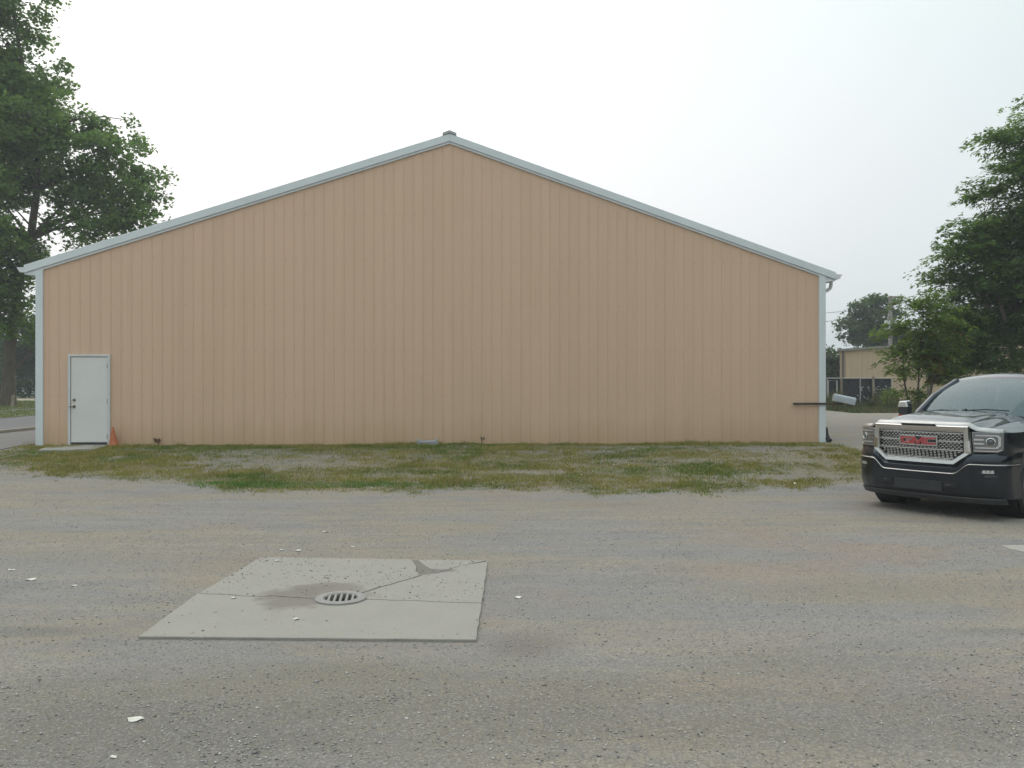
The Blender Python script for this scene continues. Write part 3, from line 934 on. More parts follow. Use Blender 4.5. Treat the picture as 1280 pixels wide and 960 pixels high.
# scraps of paper
M_PAPER = simple('dirty_paper', (.58, .56, .50), .8, 0, .15, 40)
def scrap(px, py, s, label, zz=None):
    x0, y0, z0 = gp(px, py)
    zz = float(ground_z(x0, y0)) if zz is None else zz
    mb = MB(); n = 9
    ring = []
    a0 = random.random() * 6
    for k in range(n):
        a = a0 + 2 * PI * k / n
        r = s * random.uniform(.55, 1.1)
        ring.append((r * math.cos(a), .75 * r * math.sin(a), .004 + s * random.uniform(0, .22)))
    vs = [(0, 0, .004 + s * .12)] + ring + [(p[0], p[1], p[2] - .003) for p in ring] + [(0, 0, .001)]
    fs = [(0, 1 + k, 1 + (k + 1) % n) for k in range(n)] + [(1 + k, 1 + n + k, 1 + n + (k + 1) % n, 1 + (k + 1) % n) for k in range(n)] + [(2 * n + 1, 1 + n + (k + 1) % n, 1 + n + k) for k in range(n)]
    mb.add(vs, fs)
    o = mb.build('paper_scrap', M_PAPER); o.location = (x0, y0, zz)
    return tag(o, label, 'litter', 'scraps of paper lying on the lot')
scrap(168, 900, .05, 'largest cream paper scrap, lowest at the left of the lot in front of the slab')
scrap(38, 725, .058, 'long white scrap, larger of the two left edge scraps left of the slab')
scrap(15, 713, .04, 'small white scrap nearest the left picture edge')
scrap(93, 733, .035, 'white scrap between the left edge scraps and the slab')
scrap(408, 665, .05, 'white scrap farthest back, in the gravel beyond the slab')
scrap(373, 689, .04, 'white scrap just behind the rear edge of the slab')
scrap(352, 688, .032, 'white scrap just behind the rear left corner of the slab')
scrap(441, 684, .028, 'tiny white scrap behind the middle of the slab')
scrap(346, 704, .03, 'scrap lying on the slab at its rear left corner', .02)
scrap(292, 751, .026, 'scrap lying on the left side of the slab beside the crack', .02)
scrap(370, 778, .03, 'scrap lying on the slab in front of the drain', .02)
scrap(647, 748, .038, 'white scrap on the gravel right of the slab')
scrap(142, 945, .024, 'small white scrap at the bottom left of the lot')

# ================================================================== PICKUP TRUCK
TY = .940
truck = thing('pickup_truck', 'dark blue black pickup truck with chrome grille parked at the right edge', 'pickup truck', (5.349, 11.05, 0), -TY)
def paint():
    m = NT('dark_truck_paint')
    m.color((.014, .021, .034)); m.set(Roughness=.35, Metallic=.9, Coat_Weight=1.0, Coat_Roughness=.03)
    f = m.noise(3, 5); r = m.ramp(f, [(.3, .28), (.7, .42)]); m.l(r, m.b.inputs['Roughness'])
    return m.m
def chrome(name, c=.62, r=.14):
    m = NT(name); f = m.noise(9, 4)
    m.color((c, c * .99, c * .97)); m.set(Metallic=1.0, Roughness=r)
    m.l(m.ramp(f, [(.3, r * .8), (.7, r * 1.6)]), m.b.inputs['Roughness'])
    return m.m
def glass_mat():
    m = NT('tinted_glass')
    m.color((.022, .048, .06)); m.set(Roughness=.04); m.b.inputs['IOR'].default_value = 1.85; m.b.inputs['Specular Tint'].default_value = (.72, .95, 1, 1)
    tr = m.n('ShaderNodeBsdfTransparent'); tr.inputs[0].default_value = (.55, .68, .66, 1)
    ms = m.n('ShaderNodeMixShader'); ms.inputs[0].default_value = .72
    m.l(tr.outputs[0], ms.inputs[1]); m.l(m.b.outputs[0], ms.inputs[2]); m.l(ms.outputs[0], m.o.inputs['Surface'])
    return m.m
M_PAINT, M_CHROME, M_GLASS = paint(), chrome('chrome'), glass_mat()
M_CHROME2 = chrome('brushed_chrome', .64, .25)
M_PLAST = simple('dark_plastic', (.02, .021, .023), .5, 0, .15, 10)
M_AIRDAM = simple('grey_air_dam', (.045, .047, .05), .6, 0, .15, 8)
M_LAMP = simple('lamp_housing', (.19, .195, .20), .2, .3, .1, 5, 0, .6)
M_LENS = simple('lamp_reflector', (.62, .63, .64), .18, .5, .1, 20, 0, 1)
M_RED = simple('red_badge', (.36, .035, .04), .3, .1, .1, 20, 0, 1)
_fx = [0, .3, .5, .65, .8, .9, .97, 1.0, 1.02]; _fv = [0, .012, .035, .065, .13, .20, .29, .38, .6]
def fy(x): return float(np.interp(abs(x), _fx, _fv))
def front_plate(poly, off, thick, name, mat, parent, sa=35, bevel=0, step=.04, slant=0):
    bm = bmesh.new()
    bm.faces.new([bm.verts.new((p[0], 0, p[1])) for p in poly])
    k = -1.04
    while k < 1.04:
        bmesh.ops.bisect_plane(bm, geom=bm.verts[:] + bm.edges[:] + bm.faces[:], plane_co=(k, 0, 0), plane_no=(1, 0, 0)); k += step
    r = bmesh.ops.extrude_face_region(bm, geom=bm.faces[:])
    for v in [g_ for g_ in r['geom'] if isinstance(g_, bmesh.types.BMVert)]: v.co.y += thick
    for v in bm.verts: v.co.y += fy(v.co.x) + off + slant * (v.co.z - 1)
    bmesh.ops.recalc_face_normals(bm, faces=bm.faces)
    me = bpy.data.meshes.new(name); bm.to_mesh(me); bm.free()
    o = link_mesh(name, me, mat, parent, sa)
    if bevel:
        md = o.modifiers.new('bevel', 'BEVEL'); md.width = bevel; md.segments = 2; md.limit_method = 'ANGLE'; md.angle_limit = R(40)
    return o
def resample(poly, n):
    P = [Vector(p) for p in poly] + [Vector(poly[0])]
    out_ = []
    m_ = n // len(poly)
    for a, b_ in zip(P[:-1], P[1:]):
        for k in range(m_): out_.append(a.lerp(b_, k / m_))
    return out_
def front_ring(outer, inner, prof, name, mat, parent):
    """ring between two matching outlines; prof = (t from outer to inner, y offset)"""
    O, I = resample(outer, 96), resample(inner, 96)
    P = []
    for t_, yo in prof:
        row = []
        for a, b_ in zip(O, I):
            q = a.lerp(b_, t_); row.append((q.x, fy(q.x) + yo, q.y))
        row.append(row[0]); P.append(row)
    return MB().grid(P).build(name, mat, parent, 50)
def both(f):
    for s in (-1, 1): f(s)
def ms(poly, s): return [(p[0] * s, p[1]) for p in poly]

# grille
inner = [(-.55, .845), (-.43, .752), (.43, .752), (.55, .845), (.55, 1.09), (-.55, 1.09)]
outer = [(-.655, .84), (-.455, .685), (.455, .685), (.655, .84), (.625, 1.18), (-.625, 1.18)]
gr = front_plate(inner, .035, .02, 'grille', M_PLAST, truck)
front_ring(outer, inner, [(0, .05), (.0, -.025), (.12, -.04), (.75, -.035), (.95, -.01), (1, .05)], 'grille_surround', M_CHROME, truck)
gm = MB()
def gx_lim(z): return .55 if z > .845 else .43 + .12 * (z - .752) / .093
def gbar(xa, xb, z, hz, y0, y1):
    n = max(2, int((xb - xa) / .06) + 1)
    xs = np.linspace(xa, xb, n)
    for a, b_ in zip(xs[:-1], xs[1:]):
        ya, yb = fy(a), fy(b_)
        gm.add([(a, ya + y0, z - hz), (b_, yb + y0, z - hz), (b_, yb + y0, z + hz), (a, ya + y0, z + hz), (a, ya + y1, z - hz), (b_, yb + y1, z - hz), (b_, yb + y1, z + hz), (a, ya + y1, z + hz)],
               [(0, 1, 2, 3), (3, 2, 6, 7), (4, 5, 1, 0)])
for z in (.868, .978):
    gbar(-gx_lim(z), gx_lim(z), z, .008, -.008, .05)
gbar(-.55, .55, 1.083, .006, -.004, .05); gbar(-.44, .44, .760, .006, -.004, .05)
rows = [.779, .800, .822, .845, .888, .911, .933, .956, .998, .1021 * 10, 1.043, 1.066]
for i, z in enumerate(rows):
    xl = gx_lim(z) - .012
    k = -xl + (.025 if i % 2 else .0)
    while k < xl - .02:
        gbar(k, min(k + .030, xl), z, .0052, .006, .035)
        k += .05
gm.build('grille_mesh', M_CHROME2, gr, 30)
# badge
bd = front_plate([(-.245, .915), (.245, .915), (.245, 1.035), (-.245, 1.035)], -.022, .03, 'badge', M_PLAST, truck, bevel=.004)
front_ring([(-.25, .91), (.25, .91), (.25, 1.04), (-.25, 1.04)], [(-.24, .92), (.24, .92), (.24, 1.03), (-.24, 1.03)], [(0, .0), (0, -.028), (1, -.028), (1, -.02)], 'badge_rim', M_CHROME2, bd)
def letters():
    z0, z1 = .927, 1.022; h_ = z1 - z0; t_ = .024
    L = []
    x0, x1 = -.228, -.085            # G
    L += [[(x0, z0), (x1, z0), (x1, z0 + t_), (x0, z0 + t_)], [(x0, z0 + t_), (x0 + t_ * 1.3, z0 + t_), (x0 + t_ * 1.3, z1 - t_), (x0, z1 - t_)], [(x0, z1 - t_), (x1, z1 - t_), (x1, z1), (x0, z1)],
          [(x1 - t_ * 1.3, z0 + t_), (x1, z0 + t_), (x1, z0 + h_ * .56), (x1 - t_ * 1.3, z0 + h_ * .56)], [(x0 + .068, z0 + h_ * .36), (x1 - t_ * 1.3, z0 + h_ * .36), (x1 - t_ * 1.3, z0 + h_ * .56), (x0 + .068, z0 + h_ * .56)]]
    x0, x1 = -.076, .086             # M
    m_ = (x0 + x1) / 2
    L += [[(x0, z0), (x0 + .034, z0), (x0 + .034, z1), (x0, z1)], [(x1 - .034, z0), (x1, z0), (x1, z1), (x1 - .034, z1)],
          [(x0 + .034, z1), (x0 + .034, z1 - .045), (m_ - .012, z0), (m_, z0), (m_, z0 + .038)], [(x1 - .034, z1), (m_, z0 + .038), (m_, z0), (m_ + .012, z0), (x1 - .034, z1 - .045)]]
    x0, x1 = .095, .228              # C
    L += [[(x0, z0), (x1, z0), (x1, z0 + t_), (x0, z0 + t_)], [(x0, z0 + t_), (x0 + t_ * 1.3, z0 + t_), (x0 + t_ * 1.3, z1 - t_), (x0, z1 - t_)], [(x0, z1 - t_), (x1, z1 - t_), (x1, z1), (x0, z1)]]
    rd = MB(); rim = MB()
    for p in L:
        q = [(a, fy(a) - .034, z) for a, z in p]; q2 = [(a, fy(a) - .021, z) for a, z in p]; n = len(p)
        rd.add(q + q2, [tuple(range(n))] + [(i, (i + 1) % n, n + (i + 1) % n, n + i) for i in range(n)])
        c_ = Vector((sum(a for a, z in p) / n, sum(z for a, z in p) / n))
        e_ = [(a + (.004 if a > c_.x else -.004), z + (.004 if z > c_.y else -.004)) for a, z in p]
        rim.add([(a, fy(a) - .0245, z) for a, z in e_] + [(a, fy(a) - .0215, z) for a, z in e_], [tuple(range(n))] + [(i, (i + 1) % n, n + (i + 1) % n, n + i) for i in range(n)])
    rd.build('lettering', M_RED, bd); rim.build('lettering_rim', M_CHROME2, bd)
letters()
# lamps
def lamp(s):
    o = front_plate(ms([(.662, .852), (.90, .852), (.945, .885), (.945, 1.112), (.645, 1.112)], s), -.006, .12, 'headlight', M_LAMP, truck, bevel=.01)
    front_plate(ms([(.69, .905), (.90, .905), (.925, .94), (.925, 1.05), (.90, 1.075), (.69, 1.075), (.69, 1.06), (.885, 1.06), (.905, 1.04), (.905, .95), (.885, .922), (.69, .922)], s), -.016, .03, 'lamp_band', M_LENS, o)
    front_plate(ms([(.67, .868), (.90, .868), (.935, .89), (.935, .897), (.897, .878), (.67, .878)], s), -.014, .02, 'lamp_lip', M_CHROME2, o)
    for z in (.965, 1.015):
        front_plate(ms([(.675, z - .01), (.775, z - .01), (.775, z + .01), (.675, z + .01)], s), -.018, .03, 'lamp_bar', M_CHROME2, o)
    x0 = .835 * s
    Mx = Matrix.Translation((x0, fy(x0) - .006, .99)) @ Matrix.Rotation(s * R(28), 4, 'Z') @ Matrix.Rotation(R(90), 4, 'X')
    b = MB(); b.lathe([(.053, .0), (.053, .016), (.043, .02), (.038, .008)], Mx, 24); b.build('projector_ring', M_CHROME, o, 40)
    b = MB(); b.lathe([(.0, .022), (.018, .019), (.034, .008), (.04, 0)], Mx, 24); b.build('projector', simple('projector_glass', (.08, .09, .10), .05, 0, .1, 5, 0, 1), o, 60)
both(lamp)
def fog(s):
    o = front_plate(ms([(.735, .602), (.77, .586), (.895, .592), (.915, .618), (.895, .650), (.755, .645)], s), -.052, .04, 'fog_light', M_PLAST, truck, bevel=.004)
    for k in range(3):
        xa = .775 + .038 * k
        front_plate(ms([(xa - .003, .598), (xa + .033, .599), (xa + .029, .638), (xa + .003, .637)], s), -.058, .01, 'fog_lamp_lens', M_LENS, o)
    front_plate(ms([(.79, .545), (.905, .552), (.915, .578), (.795, .575)], s), -.052, .03, 'bumper_insert', M_AIRDAM, truck, bevel=.004)
both(fog)
# bumper: lower body with a crease that dips under the grille
def ridge(x):
    return .575 + .13 * float(smooth((abs(x) - .45) / .2))
XS = [-1.02, -1.016, -1.012, -1.008, -1.004] + list(np.linspace(-1.0, 1.0, 61)) + [1.004, 1.008, 1.012, 1.016, 1.02]
def yoff(z): return float(np.interp(z, [.24, .30, .40, .50, .60, .71], [.05, -.005, -.035, -.045, -.05, -.058]))
P = []
for x_ in XS:
    zs = [.27 + (ridge(x_) - .27) * k / 8 for k in range(9)]
    P.append([(x_, fy(x_) + .10, .27)] + [(x_, fy(x_) + yoff(z), z) for z in zs] + [(x_, fy(x_) - .03, ridge(x_) + .012)])
MB().grid(P).build('bumper', M_PAINT, truck, 40)
P = []
for x_ in XS:
    r_ = ridge(x_); tp = .70 + .145 * float(smooth((abs(x_) - .46) / .17))
    P.append([(x_, fy(x_) - .028, r_ + .004), (x_, fy(x_) - .03, r_ + .03), (x_, fy(x_) - .028, r_ + .045 + .3 * (tp - r_ - .05)), (x_, fy(x_) + .02, tp), (x_, fy(x_) + .09, tp + .012)])
MB().grid(P).build('bumper_top', M_PAINT, truck, 35)
P = []
for x_ in XS:
    P.append([(x_, fy(x_) - yoff(.5) * -.9 * -1 * 0 - .062, ridge(x_) + .004), (x_, fy(x_) - .066, ridge(x_) + .0), (x_, fy(x_) - .062, ridge(x_) - .007)])
MB().grid(P).build('bumper_crease', M_CHROME2, truck, 60)
P = []
for x_ in [k for k in XS if abs(k) < .97]:
    P.append([(x_, fy(x_) + .10, .20), (x_, fy(x_) + .06, .205), (x_, fy(x_) + .035, .235), (x_, fy(x_) + .0, .268), (x_, fy(x_) + .0, .282)])
MB().grid(P).build('air_dam', M_AIRDAM, truck, 40)
front_plate([(-.33, .33), (.33, .33), (.31, .455), (-.31, .455)], -.046, .02, 'lower_grille', M_PLAST, truck, bevel=.006)
front_plate([(-.315, .452), (.315, .452), (.318, .462), (-.318, .462)], -.052, .02, 'intake_edge', M_AIRDAM, truck)
def tow(s):
    o = front_plate(ms([(.345, .395), (.48, .395), (.50, .43), (.47, .47), (.345, .47)], s), -.046, .03, 'tow_pocket', M_BLACK, truck)
    b = MB(); b.tube([(s * .38, .0, .425), (s * .38, -.055, .43), (s * .41, -.068, .432), (s * .44, -.055, .43), (s * .44, 0, .425)], .009, 8); b.build('tow_hook', M_DARKSTEEL, o, 60)
both(tow)
# hood and fender tops
def zf(x): return float(np.interp(abs(x), [0, .60, .70, .80, .90, .97], [1.195, 1.192, 1.135, 1.128, 1.118, 1.10]))
def zbk(x): return float(np.interp(abs(x), [0, .4, .6, .78, .88, .97], [1.325, 1.315, 1.29, 1.235, 1.185, 1.105]))
def hoodpt(x_, v):
    y0 = fy(x_) + .004; y1 = 1.40 - .10 * abs(x_) ** 2 + .0
    g_ = 1 - (1 - v) ** 2.0
    z = zf(x_) + (zbk(x_) - zf(x_)) * g_ + .03 * float(smooth((.56 - abs(x_)) / .07)) * float(smooth((v - .04) / .2)) * (1 - .5 * v)
    return (x_, y0 + (y1 - y0) * v, z)
VS = [0, .01, .03, .06, .1, .16, .24, .34, .46, .58, .7, .82, .92, 1.0]
hx_ = sorted(set([round(float(k), 4) for k in np.linspace(-.78, .78, 53)]))
P = [[(x_, fy(x_) + .05, zf(x_) - .03)] + [hoodpt(x_, v) for v in VS] for x_ in hx_]
MB().grid(P).build('hood', M_PAINT, truck, 60)
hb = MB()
for s_ in (-1, 1):        # sky sheen on the hood's leading edge, put in as a pale metal strip
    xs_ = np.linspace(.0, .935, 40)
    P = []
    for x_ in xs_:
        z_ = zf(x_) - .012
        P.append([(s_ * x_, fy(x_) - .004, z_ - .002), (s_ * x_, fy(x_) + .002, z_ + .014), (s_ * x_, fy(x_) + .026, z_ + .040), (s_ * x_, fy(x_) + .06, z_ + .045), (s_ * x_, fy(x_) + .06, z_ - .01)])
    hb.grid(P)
hb.build('hood_sheen_strip', chrome('painted_sheen', .40, .3), truck, 50)
front_plate([(-.205, 1.176), (.205, 1.176), (.235, 1.196), (-.235, 1.196)], -.044, .03, 'hood_notch', M_BLACK, truck)
ARC_Y, ARC_Z, ARC_R = .98, .40, .475
REAR_Y = ARC_Y + 3.645
def arch(y, lo):
    for c0 in (ARC_Y, REAR_Y):
        if abs(y - c0) < ARC_R: return max(lo, ARC_Z + math.sqrt(ARC_R ** 2 - (y - c0) ** 2))
    return lo
def sidex(z): return float(np.interp(z, [.3, .5, .7, .9, 1.02, 1.10, 1.16, 1.22], [.985, 1.0, 1.008, 1.005, .995, .972, .96, .95]))
def side_grid(ys, ztop, lo, s, taper=False):
    P = []
    for y in ys:
        zl_ = arch(y, lo); zt_ = ztop(y); row = []
        for k in range(9):
            z = zt_ + (zl_ - zt_) * k / 8; xx_ = sidex(z)
            if taper: xx_ = min(xx_, float(np.interp(y, [.2, .29, .38, .6, .9], [.9, .97, 1.0, 1.012, 1.02])))
            row.append((s * xx_, y, z))
        row.append((s * (row[-1][0] * s - .07), y, zl_ + .005))
        P.append(row)
    return MB().grid(P)
def fender(s):
    P = [[hoodpt(x_ * s, v) for v in VS] for x_ in (.786, .82, .86, .90, .94, .972)]
    mb = MB().grid(P)
    ys = list(np.linspace(.205, ARC_Y - ARC_R, 9)) + list(ARC_Y - ARC_R * np.cos(np.linspace(0.02, PI - .02, 25))) + [1.47, 1.52]
    g_ = side_grid(ys, lambda y: 1.103, .45 if True else .3, s, True)
    mb.add(g_.v, g_.f)
    mb.build('fender', M_PAINT, truck, 40)
    P = []
    for a in np.linspace(.05, PI - .05, 25):
        cy_, cz_ = ARC_Y - ARC_R * math.cos(a), ARC_Z + ARC_R * math.sin(a)
        x_ = min(sidex(cz_), float(np.interp(cy_, [.2, .29, .38, .6, .9], [.9, .97, 1.0, 1.012, 1.02])))
        P.append([(s * (x_ + .018 * (q == 1)), cy_ + (ARC_Y - cy_) * d_ - 0, cz_ + (ARC_Z - cz_) * d_) for q, d_ in ((0, -.05), (1, -.02), (1, .015), (0, .02))])
    MB().grid(P).build('arch_lip', M_PLAST, truck, 50)
both(fender)
# cab
def door_part(s, y0, y1):
    o = side_grid(list(np.linspace(y0, y1, 8)), lambda y: 1.22, .47, s).build('door', M_PAINT, truck, 40)
    b = MB(); b.box(s * 1.0 - .012, s * 1.0 + .03, y1 - .24, y1 - .08, 1.0, 1.035); b.build('door_handle', M_CHROME, o, bevel=.008)
def cabside(s):
    door_part(s, 1.53, 2.60); door_part(s, 2.61, 3.62)
    b = MB().box(s * .96 - .06, s * .96 + .06, 1.45, 3.9, .36, .465); b.build('rocker_panel', M_PLAST, truck, bevel=.015)
    side_grid([3.63, 3.70, 3.80, 3.86], lambda y: 1.22, .47, s).build('cab_corner', M_PAINT, truck, 40)
    b = MB().tube([(s * .90, 1.50, .335), (s * 1.04, 1.56, .33), (s * 1.04, 3.6, .33), (s * .90, 3.66, .335)], .035, 10); b.build('step_bar', M_CHROME2, truck, 50)
both(cabside)
# greenhouse corners: windshield base, roof front, roof rear, rear base
def wx(t): return .80 + (.655 - .80) * t         # half width from belt to roof
WB = [(x_, 1.40 - .22 * (x_ / .82) ** 2 * -1 * .6 + .0, 1.30 - .05 * (x_ / .82) ** 2) for x_ in np.linspace(-.82, .82, 15)]
WT = [(x_ * .80, 2.26 + .10 * (x_ / .82) ** 2, 1.795 - .035 * (x_ / .82) ** 2) for x_ in np.linspace(-.82, .82, 15)]
P = []
for k in range(9):
    t_ = k / 8
    P.append([tuple(Vector(a).lerp(Vector(b_), t_) + Vector((0, -.035, .04)) * math.sin(PI * t_)) for a, b_ in zip(WB, WT)])
ws = MB().grid(P).build('windshield', M_GLASS, truck, 179)
P = []
for i, x_ in enumerate(np.linspace(-.82, .82, 15)):
    a = Vector(WT[i]); q = (x_ / .82) ** 2
    e_ = Vector((x_ * .80, 3.62, 1.80 - .04 * q))
    P.append([tuple(a + Vector((0, -.012, -.012))), tuple(a + Vector((0, .02, .018)))] + [tuple(a.lerp(e_, k / 6) + Vector((0, 0, .018 + .075 * math.sin(PI * (.12 + .88 * k / 6)) ** .8 * (1 - q * .45)))) for k in range(1, 7)] + [tuple(e_ + Vector((0, .03, -.03)))])
MB().grid(P).build('roof', M_PAINT, truck, 40)
def glasshouse(s):
    A0 = Vector((s * .83, 1.47, 1.235)); A1 = Vector((s * .665, 2.36, 1.755)); C1 = Vector((s * .665, 3.60, 1.755)); C0 = Vector((s * .86, 3.84, 1.225))
    b = MB()
    b.tube([A0 + Vector((0, -.05, -.02)), A0.lerp(A1, .5) + Vector((s * .02, -.03, .035)), A1], [.045, .042, .045], 8); b.tube([A1, A1.lerp(C1, .5) + Vector((s * .015, 0, .02)), C1], .045, 8); b.tube([C1, C0], [.06, .09], 8)
    b.tube([Vector((s * .915, 2.6, 1.22)), Vector((s * .68, 2.62, 1.75))], .04, 8)
    b.build('pillar', M_PAINT, truck, 60)
    for y0, y1, u0, u1 in ((1.62, 2.57, 2.42, 2.58), (2.65, 3.72, 2.65, 3.52)):
        b = MB(); b.add([(s * .915, y0, 1.215), (s * .915, y1, 1.215), (s * .68, u1, 1.74), (s * .68, u0, 1.74)], [(0, 1, 2, 3)])
        b.add([(s * .909, y0, 1.215), (s * .909, y1, 1.215), (s * .674, u1, 1.74), (s * .674, u0, 1.74)], [(0, 1, 2, 3)])
        b.build('side_window', M_GLASS, truck)
    b = MB().box(s * .93 - .025, s * .93 + .025, 1.5, 3.85, 1.205, 1.232); b.build('belt_trim', M_CHROME2, truck, bevel=.005)
    # mirror
    b = MB(); pr = [(-.02, -.09), (.06, -.11), (.13, -.09), (.14, .05), (.11, .12), (.0, .13), (-.02, .09)]
    m_ = b
    vs = [(s * (1.06 + p[0]), 1.64 + .0, 1.31 + p[1]) for p in pr] + [(s * (1.055 + p[0] * 1.1), 1.76, 1.31 + p[1] * 1.08) for p in pr]
    n = len(pr)
    b.add(vs, [tuple(range(n)), tuple(range(n, 2 * n))] + [(i, (i + 1) % n, n + (i + 1) % n, n + i) for i in range(n)])
    mo = b.build('mirror', M_PLAST, truck, bevel=.02)
    b = MB(); vs = [(s * (1.06 + p[0] * 1.06), 1.628, 1.31 + .015 + p[1] * 1.06) for p in pr if p[1] > .0] + []
    pc = [(-.025, .045), (.145, .045), (.118, .132), (.0, .14)]
    b.add([(s * (1.06 + p[0]), 1.622, 1.31 + p[1]) for p in pc] + [(s * (1.058 + p[0] * 1.1), 1.75, 1.312 + p[1] * 1.1) for p in pc], [(0, 1, 2, 3), (4, 5, 6, 7), (0, 1, 5, 4), (1, 2, 6, 5), (2, 3, 7, 6), (3, 0, 4, 7)])
    b.build('mirror_cap', M_CHROME, mo, bevel=.012)
    b = MB().box(min(s * 1.10, s * 1.19), max(s * 1.10, s * 1.19), 1.628, 1.65, 1.205, 1.24); b.build('turn_light', simple('orange_lens', (.45, .06, .02), .25), mo, bevel=.004)
    b = MB().tube([(s * .90, 1.70, 1.21), (s * 1.07, 1.70, 1.235)], [.045, .04], 8); b.build('mirror_arm', M_PLAST, mo, 60)
both(glasshouse)
b = MB(); b.add([(-.74, 3.85, 1.25), (.74, 3.85, 1.25), (.62, 3.64, 1.74), (-.62, 3.64, 1.74)], [(0, 1, 2, 3)]); b.build('rear_window', M_GLASS, truck)
MB().box(-.95, .95, 3.80, 3.86, .6, 1.24).build('cab_back', M_PAINT, truck)
# cowl, wipers, mirror and cabin
MB().grid([[(x_, 1.27 + .02 * abs(x_), zbk(x_) - .05), (x_, 1.36, zbk(x_) - .015 - .03 * abs(x_)), (x_, 1.52, 1.285 - .07 * abs(x_) ** 2)] for x_ in np.linspace(-.86, .86, 15)]).build('cowl', M_PLAST, truck, 60)
for (a, b2) in (((-.10, 1.385, 1.335), (.50, 1.42, 1.345)), ((-.72, 1.44, 1.30), (-.16, 1.40, 1.335))):
    b = MB(); b.tube([a, tuple((Vector(a) + Vector(b2)) / 2 + Vector((0, .0, .018))), b2], .009, 6); b.tube([a, (a[0] + .06, a[1] - .01, a[2] + .012)], .018, 6); b.build('wiper', M_BLACK, truck, 60)
MB().box(-.13, .13, 2.10, 2.17, 1.66, 1.735).build('mirror_mount', M_PLAST, truck, bevel=.02)
MB().box(-.74, .74, 1.62, 2.02, .9, 1.19).build('dashboard', simple('dark_dash', (.035, .036, .038), .7), truck, bevel=.05)
M_SEAT = simple('dark_seat', (.04, .038, .036), .8)
for s in (-1, 1):
    for yy_ in (2.75, 3.55):
        b = MB(); b.prism([(-.25, .65), (.25, .65), (.27, 1.0), (.22, 1.42), (.12, 1.45), (.11, 1.62), (-.11, 1.62), (-.12, 1.45), (-.22, 1.42), (-.27, 1.0)], yy_, yy_ + .14)
        o = b.build('seat', M_SEAT, truck, bevel=.04); o.location.x = s * .42
MB().box(-.93, .93, 1.5, 3.8, .5, .62).build('cabin_floor', M_BLACK, truck)
MB().box(-.84, .84, .30, 1.30, .50, 1.06).build('engine_bay', M_BLACK, truck)
st = MB(); st.tube([(.40 + .18 * math.cos(a), 2.06 + .05 * math.sin(a), 1.18 + .17 * math.sin(a)) for a in np.linspace(0, 2 * PI, 21)], .014, 6); st.build('steering_wheel', M_BLACK, truck, 60)
# bed
def bedside(s):
    ys = [3.90, 4.0] + list(REAR_Y - ARC_R * np.cos(np.linspace(0.02, PI - .02, 21))) + [5.2, 5.5, 5.75]
    side_grid(ys, lambda y: 1.22, .5, s).build('bed_side', M_PAINT, truck, 40)
    MB().box(min(s * .84, s * .955), max(s * .84, s * .955), 3.90, 5.75, 1.20, 1.25).build('bed_rail', M_PLAST, truck, bevel=.01)
both(bedside)
MB().box(-.95, .95, 5.70, 5.76, .62, 1.24).build('tailgate', M_PAINT, truck, bevel=.015)
MB().box(-.86, .86, 3.90, 5.70, .60, .66).build('bed_floor', M_PLAST, truck)
MB().box(-.98, .98, 5.77, 5.87, .45, .62).build('rear_bumper', M_CHROME2, truck, bevel=.02)
MB().box(-.5, .5, .5, 5.6, .38, .50).build('chassis', M_BLACK, truck)
tyre_prof = [(.22, -.10), (.30, -.125), (.36, -.135), (.388, -.125), (.402, -.10), (.402, -.06), (.395, -.055), (.395, -.045), (.402, -.04), (.402, .04), (.395, .045), (.395, .055), (.402, .06), (.402, .10), (.388, .125), (.36, .135), (.30, .125), (.22, .10)]
def wheel(s, y):
    Mw = Matrix.Translation((s * .868, y, .402)) @ Matrix.Rotation(s * R(90), 4, 'Y')
    b = MB(); b.lathe(tyre_prof, Mw, 40)
    for k in range(60):
        a = 2 * PI * k / 60
        for c0 in (-.08, .08):
            Mt = Mw @ Matrix.Rotation(a, 4, 'Z') @ Matrix.Translation((.402, 0, c0))
            b.box(-.006, .006, -.012, .012, -.022, .022, Mt)
    o = b.build('wheel', M_RUBBER, truck, 40)
    b = MB(); b.lathe([(.235, -.09), (.24, .10), (.225, .115), (.215, .09), (.21, -.06)], Mw, 36)
    for k in range(6):
        a = 2 * PI * k / 6
        Mt = Mw @ Matrix.Rotation(a, 4, 'Z')
        b.box(.03, .215, -.03, .03, .05, .085, Mt)
    b.lathe([(.0, .10), (.055, .095), (.07, .06), (.07, .0)], Mw, 20)
    b.build('rim', M_CHROME2, o, 35)
    b = MB(); b.lathe([(.17, -.02), (.17, .0), (0, .0)], Mw, 24); b.build('brake_disc', M_STEEL, o, 40)
    MB().lathe([(.46, -.22), (.46, .12)], Matrix.Translation((s * .85, y, .402)) @ Matrix.Rotation(s * R(90), 4, 'Y'), 28).build('wheel_well', M_BLACK, truck, 60)
for y_ in (ARC_Y, REAR_Y):
    both(lambda s: wheel(s, y_))

# ================================================================== VEGETATION
def rand_dirs(n):
    v = rng.normal(size=(n, 3)); return v / np.linalg.norm(v, axis=1, keepdims=True)

def leaf_quads(C, D, U, ln, wd):
    """quads at C with long axis D and normal hint U"""
    S = np.cross(D, U); S /= np.linalg.norm(S, axis=1, keepdims=True) + 1e-9
    a = D * (ln / 2)[:, None]; b = S * (wd / 2)[:, None]
    V = np.stack([C - a, C + b * 1.0 - a * .1, C + a, C - b * 1.0 - a * .1], 1)
    return V

